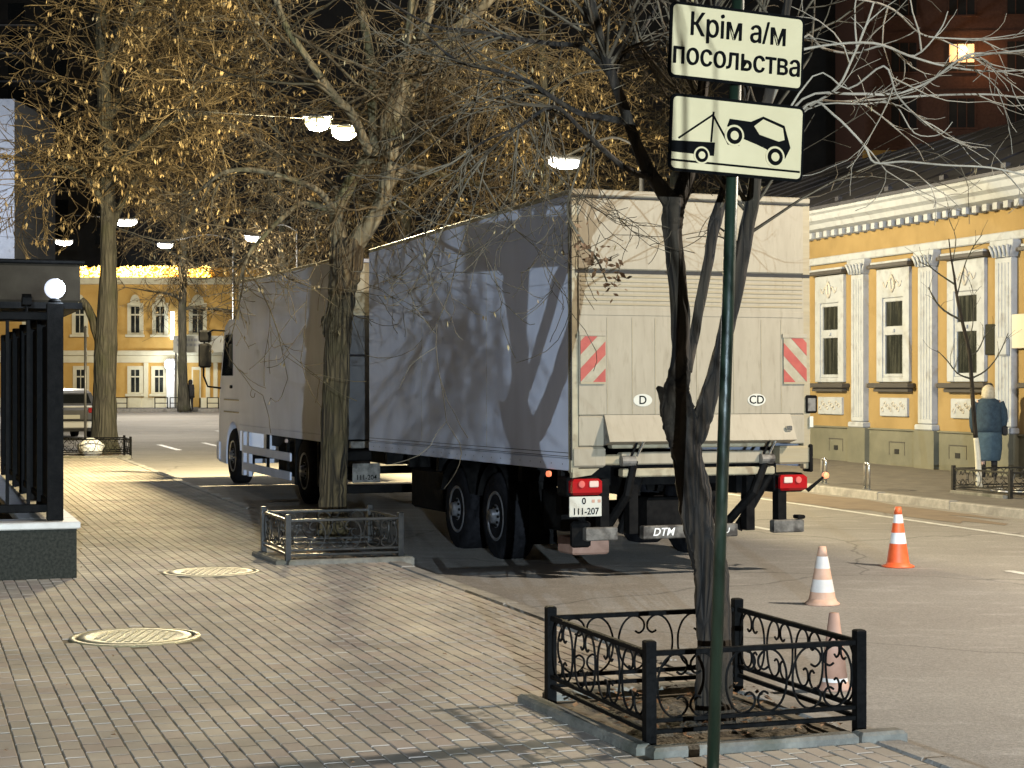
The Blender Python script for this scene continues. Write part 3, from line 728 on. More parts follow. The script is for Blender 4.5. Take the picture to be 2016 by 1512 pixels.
street_tree('street_tree', 'seed-laden tree whose crown rises right over the trailer roof', onv(1075, 15.3), 12, 41, 4.6, .36, .22, 1.15, .011, .1)
street_tree('street_tree', 'seed-laden tree whose crown shows beyond the yellow double lamp', onv(800, 15.3), 12.5, 42, 5.2, .34, .24, 1.1, .013, .115)
street_tree('street_tree', 'seed-laden tree whose crown shows over the lorry cab box', onv(560, 15.3), 13, 43, 5.6, .32, .24, 1.05, .016, .13)
street_tree('street_tree', 'bare dark tree by the dark-clothed walker before the far yellow house', px(362, 803, 92.5), 15, 44, 6, .42, .26, 1.0, .017, .11)
street_tree('street_tree', 'dark bare tree behind the yellow house with the white pilasters', uv(23.5, 52), 13, 45, 4.5, .35, .22, .9, .016, .06)

# --- the next tree of the row, behind the camera: its hanging spray shades the trailer side
rng = random.Random(61); T = MB(); K = MB()
tp_ = [(Vector((4.4, -2.4, -.05)), .2), (Vector((4.38, -2.4, .5)), .15), (Vector((4.3, -2.45, 1.6)), .13), (Vector((4.35, -2.4, 2.8)), .12), (Vector((4.5, -2.3, 4.5)), .09), (Vector((4.4, -2.2, 7.0)), .04)]
tpath = limb(T, tp_, 16, 5, .1, 9)
bo_ = limb(T, [(Vector((4.33, -2.42, 2.6)), .06), (Vector((3.7, -2.6, 3.0)), .05), (Vector((3.0, -2.8, 3.15)), .04), (Vector((2.3, -2.95, 3.05)), .028), (Vector((1.8, -3.0, 2.85)), .016), (Vector((1.55, -3.0, 2.6)), .008)], 8, 5, .05, 10)
for k in range(55):
    p = Vector((rng.uniform(1.6, 1.84), rng.uniform(-3.2, -2.8), rng.uniform(2.16, 2.36)))
    if k % 5 == 0: K.tube([p, p + Vector((0, 0, .3)), Vector((1.72, -3.0, 2.8))], .003, 3, False)
    twig(K, None, p, Vector((rng.uniform(-.25, .2), rng.uniform(-.3, .3), -1)), rng.uniform(.3, .75), .0035, 1, rng, dict(kids=[1], droop=-.2, tip=0, rmin=.0015, pk=.7, curl=.25, jit=.25))
for (p, r, t) in along(tpath, 22, rng, .7):
    twig(K, None, p, Vector((rng.uniform(-1, 1), rng.uniform(-1, 1), rng.uniform(.1, .8))), rng.uniform(1, 2.2), .018, 2, rng, dict(kids=[1, 1], droop=-.03, tip=.04, rmin=.004, pk=.6))
tP = thing('row_tree', 'bare tree of the pavement row standing behind the camera', 'tree', (4.4, -2.4, 0))
attach(T, 'trunk', M['bark_n'], tP); attach(K, 'crown', M['twig_d'], tP)

# --- thin sapling by the yellow house
YS = fR.y + .35; rng = random.Random(51); T = MB(); K = MB(); Wt = MB()
zs = rise(YS)
limb(Wt, [(px(1928, 962, YS) , .052), (px(1925, 900, YS), .046), (px(1921, 862, YS), .04)], 10, 4, .05)
st = limb(T, pp(YS, [(1921, 862, 9.6), (1916, 800, 9), (1909, 700, 8), (1896, 640, 7), (1885, 590, 6), (1878, 540, 4.5), (1872, 505, 3), (1868, 470, 2)]), 8, 4, .05)
for lst in ([(1909, 745, 4), (1885, 735, 3), (1865, 710, 2.5), (1845, 690, 1.5)], [(1912, 745, 4), (1940, 730, 3), (1965, 700, 2.5), (1985, 655, 1.5)], [(1892, 630, 5), (1860, 612, 4), (1840, 590, 3), (1828, 565, 2)], [(1880, 560, 4), (1850, 540, 3), (1830, 525, 2.5), (1808, 515, 1.5)],
            [(1884, 585, 3), (1900, 520, 2.5), (1920, 480, 2), (1934, 462, 1.2)], [(1908, 700, 4), (1925, 690, 3), (1940, 660, 2), (1960, 640, 1.4)], [(1874, 520, 2.5), (1882, 470, 2), (1868, 430, 1.6), (1870, 410, 1.2)], [(1905, 680, 3), (1915, 640, 2.2), (1917, 590, 1.5), (1912, 560, 1)]):
    q = limb(K, pp(YS, lst), 5, 3, 0)
    for (p, r, t) in along(q, 4, rng, .3):
        twig(K, None, p, t + Vector((rng.uniform(-1, 1), rng.uniform(-1, 1), rng.uniform(-.2, .8))), rng.uniform(.2, .45), .006, 0, rng, dict(kids=[], droop=0, tip=.1, rmin=.003))
sp = thing('sapling', 'thin bare sapling with whitewashed foot before the yellow house', 'sapling', (px(1926, 960, YS).x, YS, 0))
attach(T, 'trunk', M['bark_n'], sp); attach(Wt, 'whitewash', M['whitewash'], sp); attach(K, 'crown', M['bark_l'], sp)

# ------------------------------------------------------------------ lettering
def text_mesh(s, size, m, bold=0.0, ext=.0015, shear=0.0, sx=1.0, fat=0.0):
    cu = bpy.data.curves.new('t', 'FONT'); cu.body = s; cu.size = size; cu.align_x = 'CENTER'; cu.align_y = 'CENTER'; cu.extrude = ext; cu.offset = bold; cu.shear = shear; cu.resolution_u = 3
    o = bpy.data.objects.new('t', cu); COL.objects.link(o)
    dg = bpy.context.evaluated_depsgraph_get(); me = bpy.data.meshes.new_from_object(o.evaluated_get(dg))
    bpy.data.objects.remove(o); bpy.data.curves.remove(cu)
    if sx != 1: me.transform(Matrix.Scale(sx, 4, (1, 0, 0)))
    if fat:                    # heavier strokes: the outline laid three times, a hair apart
        mb = MB()
        for k, dx in enumerate((-fat, 0, fat)): mb.add([(v.co.x + dx, v.co.y + dx * .4, v.co.z + k * .0003) for v in me.vertices], [tuple(p.vertices) for p in me.polygons])
        me = mb.mesh('lettering', m)
    me.transform(Matrix.Rotation(R(90), 4, 'X'))       # upright in XZ, facing -Y
    me.materials.clear(); me.materials.append(m); me.name = 'lettering'; return me

# ------------------------------------------------------------------ trailer and lorry
def wheel(parent, x, y, r, w, face):
    """face -1: outer side towards -x"""
    mb = MB()
    mb.lathe([(r * .56, -w / 2 + .01), (r * .62, -w / 2), (r * .9, -w / 2 + .005), (r * .985, -w / 2 + .035), (r, -w / 2 + .06), (r, w / 2 - .06), (r * .985, w / 2 - .035), (r * .9, w / 2 - .005), (r * .62, w / 2), (r * .56, w / 2 - .01)], 36, (0, 0, 0), 'x', True)
    for k in (-.5, 0, .5):
        pass
    o = mb.build('wheel', M['tyre'], parent, True); o.location = (x, y, r)
    rm = MB(); f = face
    rm.lathe([(r * .58, f * (w / 2 - .012)), (r * .55, f * (w / 2 + .004)), (r * .5, f * (w / 2 - .01)), (r * .47, f * (w / 2 - .07)), (r * .3, f * (w / 2 - .05)), (r * .27, f * (w / 2 - .01)), (r * .17, f * (w / 2)), (r * .16, f * (w / 2 + .05)), (.001, f * (w / 2 + .055))], 32, (0, 0, 0), 'x', False)
    ro = rm.build('rim', M['rim'], o, True)
    hb = MB()
    for k in range(10):
        a = 2 * math.pi * k / 10
        hb.lathe([(.016, f * (w / 2 - .05)), (.016, f * (w / 2 + .012)), (.001, f * (w / 2 + .014))], 6, (0, r * .225 * math.cos(a), r * .225 * math.sin(a)), 'x')
    for k in range(8):
        a = 2 * math.pi * (k + .5) / 8
        hb.lathe([(.028, f * (w / 2 - .066)), (.001, f * (w / 2 - .055))], 8, (0, r * .385 * math.cos(a), r * .385 * math.sin(a)), 'x')
    hb.mi = 0
    hb.build('wheel_nuts', M['black'], o)
    return o

YT = R(20.1)
LX = Vector((.558, 16.49, -.12))
TR = thing('cargo_trailer', 'grey box trailer with cream rear doors and tail lift, coupled behind the lorry', 'trailer', LX, YT)
TR.rotation_euler = (R(-.45), 0, YT)
Wd, Ln, ZB, ZT = 2.55, 7.1, 1.03, 3.69
B = lambda *a, **k: MB().box(*a, **k)
# body: side walls, roof, front
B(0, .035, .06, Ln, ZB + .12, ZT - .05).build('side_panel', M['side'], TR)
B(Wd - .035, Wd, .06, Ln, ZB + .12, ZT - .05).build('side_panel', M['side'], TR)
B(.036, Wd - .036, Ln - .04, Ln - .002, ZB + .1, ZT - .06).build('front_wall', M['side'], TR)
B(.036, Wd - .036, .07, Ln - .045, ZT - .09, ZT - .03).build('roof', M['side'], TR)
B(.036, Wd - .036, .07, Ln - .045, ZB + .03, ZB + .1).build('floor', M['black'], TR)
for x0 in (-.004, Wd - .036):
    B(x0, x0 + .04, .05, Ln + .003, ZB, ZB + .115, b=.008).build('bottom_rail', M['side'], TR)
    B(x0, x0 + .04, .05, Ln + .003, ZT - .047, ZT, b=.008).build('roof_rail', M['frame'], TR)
mb = MB()
for z in (ZB + .13, ZB + .165): mb.box(-.003, .002, .06, Ln - .01, z, z + .006)
mb.build('rail_groove', M['seam'], TR)
mb = MB()
for k in range(24): mb.lathe([(.008, -.007), (.001, -.010)], 6, (0, .2 + k * .29, ZB + .06), 'x')
mb.build('rivets', M['seam'], TR)
for y in (2.4, 4.75): B(-.0016, .001, y, y + .004, ZB + .17, ZT - .06).build('panel_joint', M['frame'], TR)
# rear frame and doors
for x0 in (0, Wd - .07):
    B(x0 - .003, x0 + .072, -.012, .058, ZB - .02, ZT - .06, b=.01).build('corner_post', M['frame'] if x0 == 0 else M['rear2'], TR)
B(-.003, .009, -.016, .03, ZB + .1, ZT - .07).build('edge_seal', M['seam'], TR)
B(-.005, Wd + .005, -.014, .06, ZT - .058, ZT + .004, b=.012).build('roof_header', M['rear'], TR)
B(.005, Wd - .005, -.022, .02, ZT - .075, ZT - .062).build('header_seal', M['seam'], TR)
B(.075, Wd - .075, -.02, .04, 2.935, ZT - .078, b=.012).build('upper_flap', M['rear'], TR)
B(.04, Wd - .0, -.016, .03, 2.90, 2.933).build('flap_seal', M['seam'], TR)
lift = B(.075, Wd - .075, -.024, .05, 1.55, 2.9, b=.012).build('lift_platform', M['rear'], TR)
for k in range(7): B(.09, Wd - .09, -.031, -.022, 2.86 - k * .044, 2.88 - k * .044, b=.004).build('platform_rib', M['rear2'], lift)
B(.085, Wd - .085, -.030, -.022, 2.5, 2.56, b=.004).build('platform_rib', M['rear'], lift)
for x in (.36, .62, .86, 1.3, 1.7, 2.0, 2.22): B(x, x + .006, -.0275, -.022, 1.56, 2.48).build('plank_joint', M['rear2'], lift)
# hazard boards
for (x0, s) in ((.085, 1), (2.245, -1)):
    w, z0, z1 = .255, 1.85, 2.3
    hz = B(x0, x0 + w, -.038, -.0245, z0, z1, b=.003).build('hazard_board', M['swhite'], TR)
    B(x0 - .012, x0 + w + .004, -.042, -.026, z1 + .002, z1 + .045, b=.004).build('board_rail', M['rear'], hz)
    B(x0, x0 + w, -.042, -.0392, z0 - .0, z0 + .018).build('board_foot', M['rear2'], hz)
    def clip_poly(poly, a, b, c, keep):
        out = []
        for i in range(len(poly)):
            p, q = poly[i], poly[(i + 1) % len(poly)]
            dp, dq = (a * p[0] + b * p[1] - c) * keep, (a * q[0] + b * q[1] - c) * keep
            if dp >= 0: out.append(p)
            if dp * dq < 0: t = dp / (dp - dq); out.append((p[0] + (q[0] - p[0]) * t, p[1] + (q[1] - p[1]) * t))
        return out
    H = z1 - z0; sw_ = .128
    for k in range(-4, 6):
        poly = [(0, .018), (w, .018), (w, H), (0, H)]
        c0 = k * sw_ * 2 + .02
        poly = clip_poly(poly, -s, 1, c0 - (0 if s > 0 else w), 1)
        if poly: poly = clip_poly(poly, -s, 1, c0 + sw_ - (0 if s > 0 else w), -1)
        if len(poly) > 2: MB().prism([(x0 + a, z0 + b) for a, b in poly], -.0405, -.0382, 'y').build('stripe', M['sred'], hz)
# nationality ovals
for (x, s) in ((.73, 'D'), (1.95, 'CD')):
    mb = MB(); mb.prism([(x + .098 * math.cos(a * math.pi / 14), 1.695 + .06 * math.sin(a * math.pi / 14)) for a in range(28)], -.0285, -.0242, 'y')
    ov = mb.build('oval_sticker', M['plate'], TR)
    obj('lettering', text_mesh(s, .115, M['ink'], .001), ov, (x, -.0292, 1.693))
# angled lower flap, its cheeks and lamp
mb = MB(); mb.prism([(-.03, 1.555), (-.012, 1.555), (-.012, 1.27), (-.15, 1.3), (-.162, 1.305)], .33, 2.32, 'x')
fl = mb.build('lower_flap', M['rear'], TR)
mb = MB(); mb.add([(.325, -.012, 1.56), (.325, -.012, 1.26), (.325, -.158, 1.30)], [(0, 1, 2)]); mb.add([(.31, -.012, 1.56), (.31, -.012, 1.26), (.31, -.01, 1.3)], [(0, 2, 1)])
mb.build('flap_cheek', M['grey'], TR)
B(2.22, 2.28, -.14, -.11, 1.39, 1.44, b=.006).build('flap_catch', M['steel'], TR)
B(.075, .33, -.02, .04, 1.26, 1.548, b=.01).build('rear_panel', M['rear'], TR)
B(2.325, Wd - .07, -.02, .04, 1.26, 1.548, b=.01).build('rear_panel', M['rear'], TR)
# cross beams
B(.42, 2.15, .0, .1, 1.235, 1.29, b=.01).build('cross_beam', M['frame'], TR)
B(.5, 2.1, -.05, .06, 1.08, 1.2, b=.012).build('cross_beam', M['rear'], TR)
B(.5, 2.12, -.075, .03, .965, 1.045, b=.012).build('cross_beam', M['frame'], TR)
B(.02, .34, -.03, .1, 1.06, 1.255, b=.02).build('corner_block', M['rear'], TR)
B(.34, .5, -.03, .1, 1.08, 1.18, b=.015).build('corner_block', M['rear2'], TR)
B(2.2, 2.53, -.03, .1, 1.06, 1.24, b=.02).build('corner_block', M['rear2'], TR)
B(2.53, 2.56, -.05, .1, .98, 1.255, b=.01).build('guard_edge', M['black'], TR)
mb = MB(); mb.prism([(.01, 1.05), (.28, 1.05), (.2, .99), (.01, .965)], -.02, .05, 'y'); mb.build('corner_gusset', M['frame'], TR)
for x in (.5, 1.98): MB().lathe([(.05, -.02), (.05, .12)], 14, (x, -.08, 1.12), 'x').build('lift_shaft', M['grey'], TR)
for (xa, xb) in ((.62, .44), (2.03, 1.7)):
    MB().tube([(xa, -.06, 1.12), (xa * .6 + xb * .4, -.07, .8), (xb, .25, .42)], .045, 8).build('lift_arm', M['black'], TR)
    MB().tube([(xa + .12, .02, 1.0), (xb + .18, .25, .42)], [.035, .05], 8).build('lift_cylinder', M['black'], TR)
    MB().tube([(xa + .1, -.1, 1.32), (xa + .02, -.09, 1.16)], .012, 6).build('lift_strut', M['steel'], TR)
    MB().tube([(xa + .02, -.1, 1.3), (xa - .05, -.09, 1.14)], .012, 6).build('lift_strut', M['black'], TR)
# lamps and number plate
for (x0, x1, s) in ((.0, .30, 1), (2.2, 2.5, -1)):
    t = B(x0, x1, -.04, .06, .80, .955, b=.025).build('tail_light', M['red'], TR)
    B(x0 + (.17 if s > 0 else .04), x0 + (.26 if s > 0 else .13), -.052, -.038, .875, .935, b=.012).build('reversing_lens', M['lens'], t)
    MB().lathe([(.034, -.05), (.03, -.056), (.001, -.06)], 16, (0, 0, 0), 'y').build('indicator_lens', mat('lamp_pink', (.55, .12, .1), rough=.2), t).location = (x0 + (.09 if s > 0 else .2), .0, .905)
    B(x0 - .02, x1 + .02, .06, .3, .78, .97, b=.02).build('light_bracket', M['black'], TR)
pl = B(-.035, .29, -.05, -.035, .60, .79, b=.004).build('number_plate', M['plate'], TR)
obj('lettering', text_mesh('0', .085, M['ink'], .001), pl, (.11, -.0525, .745))
obj('lettering', text_mesh('111-207', .088, M['ink'], .001, sx=.92), pl, (.128, -.0525, .648))
for x in (.19, .25): B(x, x + .03, -.0525, -.0495, .73, .76).build('plate_seal', M['cone_old2'], pl)
# under-run bumper in three pieces
for (x0, x1, z0) in ((.13, .45, .37), (.72, 1.72, .37), (2.12, 2.45, .39)):
    bm_ = B(x0, x1, -.06, .03, z0, z0 + .125, b=.01).build('bumper_bar', M['grey'], TR)
    if x0 == .72:
        obj('lettering', text_mesh('DTM', .105, M['ink_w'], .0015, shear=.25), bm_, (x0 + .205, -.0625, z0 + .062))
        obj('lettering', text_mesh('AU', .07, M['ink_w'], .001, shear=.2), bm_, (x0 + .86, -.0625, z0 + .06))
B(2.38, 2.46, -.07, .03, .52, .56, b=.01).build('bumper_cap', M['black'], TR)
for x in (.3, .6, 1.85, 2.2): B(x, x + .09, 0, .12, .42, .95).build('bumper_hanger', M['black'], TR)
MB().tube([(2.46, .0, .86), (2.52, -.02, .8), (2.68, -.05, .93)], [.018, .022, .012], 8).build('marker_arm', M['black'], TR)
MB().lathe([(.001, -.03), (.03, -.02), (.034, 0), (.03, .02), (.001, .03)], 12, (2.7, -.05, .945), 'y').build('marker_light', M['orange_l'], TR)
MB().lathe([(.001, -.03), (.026, -.02), (.03, 0), (.026, .02), (.001, .03)], 12, (-.03, .5, .985), 'x').build('marker_light', M['orange_l'], TR)
cb = B(2.5, 2.62, -.03, .06, 1.56, 1.74, b=.012).build('control_box', M['black'], TR); B(2.515, 2.6, -.036, -.029, 1.58, 1.71, b=.004).build('control_cover', M['grey'], cb)
B(2.535, 2.575, -.034, -.02, 1.42, 1.53, b=.004).build('warning_label', M['plate'], TR)
# running gear
for x in (.62, Wd - .76): B(x, x + .14, .1, Ln - .3, .78, ZB + .03).build('chassis_rail', M['black'], TR)
for y in (.5, 1.6, 4.4, 5.6, 6.6): B(.1, Wd - .1, y, y + .1, .86, ZB + .03).build('cross_member', M['black'], TR)
for y in (2.25, 3.55):
    wheel(TR, .20, y, .465, .33, -1); wheel(TR, Wd - .20, y, .465, .33, 1)
    MB().lathe([(.06, .2), (.06, Wd - .2)], 12, (0, y, .465), 'x').build('axle', M['black'], TR)
for x in (.22, Wd - .52): B(x, x + .3, 1.68, 1.70, .2, .85).build('mud_flap', M['black'], TR)
for y in (2.25, 3.55):
    for x in (.02, Wd - .38):
        pts = [(.56 * math.cos(a), .56 * math.sin(a)) for a in [R(20 + 14 * k) for k in range(11)]]
        mb = MB(); n = len(pts)
        mb.add([(x, y + p[0], .465 + p[1]) for p in pts] + [(x + .36, y + p[0], .465 + p[1]) for p in pts], [(i, i + 1, n + i + 1, n + i) for i in range(n - 1)]); mb.build('mudguard', M['black'], TR, True)
B(.3, .75, 1.0, 1.5, .38, .8, b=.03).build('air_tank', M['black'], TR)
B(.25, 1.0, 4.7, 6.0, .35, .85, b=.03).build('pallet_box', M['black'], TR)
B(.85, 1.4, .15, .4, .35, .75, b=.03).build('lift_motor_box', M['black'], TR)
B(.5, .9, 1.2, 1.6, .12, .3, b=.02).build('hanging_chock', M['cone_old2'], TR)
B(.03, .22, .05, .1, .3, .55, b=.02).build('plate_support', M['black'], TR)
for x in (.9, 1.6): MB().tube([(x, Ln - 1.2, .6), (1.27, Ln + 1.25, .55)], .05, 8).build('drawbar', M['black'], TR)

YK = R(20.7)
K0 = Vector((-2.36, 24.47, -.12 + rise(24.5)))
TK = thing('box_lorry', 'white-grey box lorry parked ahead of its trailer, cab pointing away', 'lorry', K0, YK)
TK.rotation_euler = (R(.25), 0, YK)
L2, B2, T2 = 7.0, .98, 3.62
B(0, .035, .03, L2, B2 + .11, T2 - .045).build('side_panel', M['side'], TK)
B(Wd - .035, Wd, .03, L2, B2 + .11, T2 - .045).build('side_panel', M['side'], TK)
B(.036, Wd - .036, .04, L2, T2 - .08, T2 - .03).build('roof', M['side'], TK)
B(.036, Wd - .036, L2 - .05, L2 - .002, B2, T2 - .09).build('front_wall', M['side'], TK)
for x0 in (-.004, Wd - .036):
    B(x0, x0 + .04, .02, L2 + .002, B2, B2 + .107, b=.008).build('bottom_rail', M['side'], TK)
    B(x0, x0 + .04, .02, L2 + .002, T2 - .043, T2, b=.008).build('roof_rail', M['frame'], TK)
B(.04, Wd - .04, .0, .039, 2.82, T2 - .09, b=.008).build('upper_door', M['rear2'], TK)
B(.04, Wd - .04, -.006, .039, 2.24, 2.8, b=.008).build('rear_door', M['dark'], TK)
B(.04, Wd - .04, -.012, .039, 1.05, 2.22, b=.008).build('rear_door', M['dark'], TK)
B(.03, Wd - .03, -.02, .03, 2.79, 2.82).build('door_bar', M['frame'], TK)
mb = MB(); mb.prism([(.02, 1.2), (.02, 1.5), (.12, 1.25)], .0, .3, 'x')
B(.1, Wd - .1, -.04, .06, B2 - .05, B2 + .05, b=.01).build('rear_beam', M['grey'], TK)
p2 = B(.12, .52, -.06, -.05, .45, .72, b=.004).build('number_plate', M['grey'], TK)
obj('lettering', text_mesh('111-204', .1, M['ink'], .001, sx=.92), p2, (.32, -.0625, .52))
B(.05, Wd - .05, -.05, .04, .3, .42, b=.01).build('bumper_bar', M['black'], TK)
B(.02, .4, -.04, .02, .75, .9, b=.02).build('tail_light', M['black'], TK)
for x in (.62, Wd - .76): B(x, x + .14, .1, L2 + 1.6, .7, B2 + .02).build('chassis_rail', M['black'], TK)
wheel(TK, .27, 2.3, .5, .52, -1); wheel(TK, Wd - .27, 2.3, .5, .52, 1)
wheel(TK, .20, 7.75, .5, .32, -1); wheel(TK, Wd - .20, 7.75, .5, .32, 1)
for y in (2.3, 7.75): MB().lathe([(.06, .2), (.06, Wd - .2)], 12, (0, y, .5), 'x').build('axle', M['black'], TK)
for z in (.30, .60):
    B(.02, .05, 3.25, 6.7, z, z + .135, b=.01).build('side_guard', M['side'], TK)
for y in (6.3, 6.75): B(.03, .09, y, y + .14, .2, .97, b=.01).build('guard_post', M['side'], TK)
for y in (3.6, 5.0): B(.055, .1, y, y + .06, .3, .98).build('guard_post', M['black'], TK)
B(.25, .8, 3.6, 5.0, .3, .85, b=.08).build('fuel_tank', M['black'], TK)
B(.06, .5, 1.6, 1.68, .3, 1.0, b=.01).build('mud_flap', M['black'], TK); B(.03, .5, 2.92, 2.98, .25, 1.0, b=.01).build('mud_flap', M['black'], TK)
MB().lathe([(.001, -.03), (.03, -.02), (.034, 0), (.03, .02), (.001, .03)], 10, (0, 3.4, B2 - .06), 'x').build('marker_light', M['lens'], TK)
mb = MB(); mb.prism([(4.05, 2.15), (4.16, 2.22), (4.05, 2.29)], -.004, -.001, 'x'); mb.build('arrow_sticker', M['ink_w'], TK)
# cab: profile in (y, z) extruded across
cabp = [(7.12, .62), (7.12, 2.75), (7.3, 2.95), (8.1, 2.98), (8.5, 2.85), (8.95, 1.75), (9.05, 1.3), (9.05, .35), (8.45, .32), (8.38, .62)]
arch = [(7.75 + .62 * math.cos(a), .5 + .62 * math.sin(a)) for a in [R(12 + 13 * k) for k in range(13)]]
cabp = cabp[:8] + [(8.36, .33)] + arch
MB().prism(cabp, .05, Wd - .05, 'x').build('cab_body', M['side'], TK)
for x in (.036, Wd - .05):
    MB().prism([(7.75, 1.95), (7.78, 2.7), (8.38, 2.7), (8.72, 1.95)], x, x + .014, 'x').build('side_window', M['glass'], TK)
mb = MB(); mb.prism([(8.53, 2.78), (8.55, 2.8), (8.96, 1.82), (8.94, 1.8)], .16, Wd - .16, 'x'); mb.build('windscreen', M['glass'], TK)
for z in (1.28, 1.5): B(.03, .05, 7.2, 8.5, z, z + .025).build('door_trim', M['swhite'], TK)
B(.025, .05, 7.8, 7.95, 1.72, 1.78, b=.008).build('door_handle', M['black'], TK)
B(.02, Wd - .02, 8.9, 9.12, .35, .75, b=.05).build('front_bumper', M['side'], TK)
B(.12, .28, 9.06, 9.13, .6, .72, b=.02).build('headlight', M['lens'], TK)
B(Wd - .28, Wd - .12, 9.06, 9.13, .6, .72, b=.02).build('headlight', M['lens'], TK)
mb = MB(); mb.prism([(7.2, 2.96), (7.22, 3.5), (7.4, 3.55), (8.0, 3.25), (8.25, 2.99)], .2, Wd - .2, 'x'); mb.build('roof_deflector', M['rear'], TK)
mb = MB(); mb.prism([(7.14, 2.7), (7.14, 3.45), (7.32, 3.42), (7.5, 2.7)], .055, .12, 'x'); mb.build('side_deflector', M['pale'], TK)
MB().lathe([(.001, -.07), (.05, -.05), (.07, 0), (.05, .05), (.001, .07)], 12, (.35, 7.4, 3.62), 'z').build('beacon', M['plate'], TK)
MB().tube([(.06, 8.5, 2.78), (-.12, 8.75, 2.8), (-.26, 8.85, 2.72), (-.28, 8.85, 1.95), (-.2, 8.85, 1.75), (.04, 8.8, 1.72)], .018, 6).build('mirror_bracket', M['black'], TK)
B(-.36, -.14, 8.8, 8.92, 2.1, 2.55, b=.03).build('mirror', M['black'], TK); B(-.36, -.14, 8.8, 8.92, 2.575, 2.8, b=.03).build('mirror', M['black'], TK)
MB().tube([(Wd - .06, 8.5, 2.78), (Wd + .26, 8.85, 2.72), (Wd + .28, 8.85, 1.95), (Wd - .04, 8.8, 1.72)], .018, 6).build('mirror_bracket', M['black'], TK)
B(Wd + .14, Wd + .36, 8.8, 8.92, 2.1, 2.75, b=.03).build('mirror', M['black'], TK)

# ------------------------------------------------------------------ sign post with its two plates
YP = 7.7
pb = Vector(((1402 - CX) * YP / F, YP, -.05)); pt = px(1455, -60, YP)
SP = thing('sign_post', 'leaning green steel pole that carries the two white plates', 'sign post', (pb.x, pb.y, 0))
MB().tube([Vector((0, 0, -.05)), Vector((pt.x - pb.x, 0, pt.z))], .0275, 20).build('pole', M['pole'], SP, True)
lean = math.atan2(pt.x - pb.x, pt.z)
mb = MB(); mb.box(-.05, .05, -.043, .043, 2.55, 2.58); 
def plate(label, name, cpx, cpy, w, h):
    c = px(cpx, cpy, YP - .06)
    root = thing(name, label, 'sign', c, 0); root.rotation_euler = (0, R(2.4), R(20))
    def rr(w, h, r, y0, y1, m, nm, par):
        pts = []
        for (sx, sz, a0) in ((1, 1, 0), (-1, 1, 90), (-1, -1, 180), (1, -1, 270)):
            for k in range(5):
                a = R(a0 + 22.5 * k); pts.append((sx * (w / 2 - r) + r * math.cos(a), sz * (h / 2 - r) + r * math.sin(a)))
        return MB().prism(pts[::-1], y0, y1, 'y').build(nm, m, par)
    rr(w, h, .03, 0, .006, M['ink'], 'backing', root); rr(w - .026, h - .026, .02, -.003, -.0005, M['sign'], 'face', root)
    mb = MB(); mb.box(-.06, .06, .006, .03, -.03, .03); mb.build('clamp', M['signback'], root)
    return root
S1 = plate('white plate reading Крім а/м посольства, mounted above the tow-away pictogram', 'text_sign', 1452, 92, .655, .33)
obj('lettering', text_mesh('Крім а/м', .138, M['ink'], .0005, sx=.83, fat=.0018), S1, (-.0, -.0045, .068))
obj('lettering', text_mesh('посольства', .132, M['ink'], .0005, sx=.85, fat=.0018), S1, (0, -.0045, -.062))
S2 = plate('white plate with a black tow truck lifting a car', 'tow_sign', 1452, 272, .655, .335)
def pict(name, poly, m=None, d=0): return MB().prism([(a, b) for a, b in poly][::-1], -.0062 - d, -.0032, 'y').build(name, m or M['ink'], S2)
def disc(name, x, z, r, m, d): return MB().prism([(x + r * math.cos(2 * math.pi * k / 24), z + r * math.sin(2 * math.pi * k / 24)) for k in range(24)][::-1], -.0062 - d, -.0032, 'y').build(name, m, S2)
def barp(name, a, b, w):
    d = Vector((b[0] - a[0], b[1] - a[1])); n = Vector((-d.y, d.x)).normalized() * w / 2
    return pict(name, [(a[0] + n.x, a[1] + n.y), (b[0] + n.x, b[1] + n.y), (b[0] - n.x, b[1] - n.y), (a[0] - n.x, a[1] - n.y)])
# pictogram coordinates from the zoomed plate (x right, z up, metres)
def q(X, Y):      # X,Y in pixels of the 2016-wide zoom of [1250,0,2016,400]
    xs, ys = 1250 + X / 2.632, Y / 2.632
    dx, dy = xs - 1452, ys - 272
    dy2 = dy - dx * .105
    return (dx * .655 / 285, -dy2 * .335 / 152)
pict('truck_bed', [q(165, 722), q(405, 738), q(402, 808), q(165, 780)])
for (a, b) in ((q(205, 712), q(392, 592)), (q(392, 578), q(384, 735)), (q(392, 600), q(480, 745)), (q(475, 744), q(540, 752))): barp('crane_line', a, b, .0085)
pict('car_body', [q(468, 655), q(482, 615), q(600, 632), q(668, 605), q(790, 655), q(828, 772), q(800, 828), q(735, 800), q(690, 775), q(640, 752), q(560, 720), q(530, 665)])
pict('car_window', [q(618, 655), q(668, 620), q(780, 668), q(792, 730), q(760, 738), q(650, 700)], M['sign'], .0012)
for (X, Y, r) in ((510, 703, .047), (742, 818, .047), (334, 803, .038)):
    x, z = q(X, Y); disc('wheel_gap', x, z, r, M['sign'], .0012); disc('wheel_disc', x, z, r * .8, M['ink'], .0024); disc('wheel_hub', x, z, r * .42, M['sign'], .0036)
barp('road_line', q(168, 822), q(886, 900), .009)

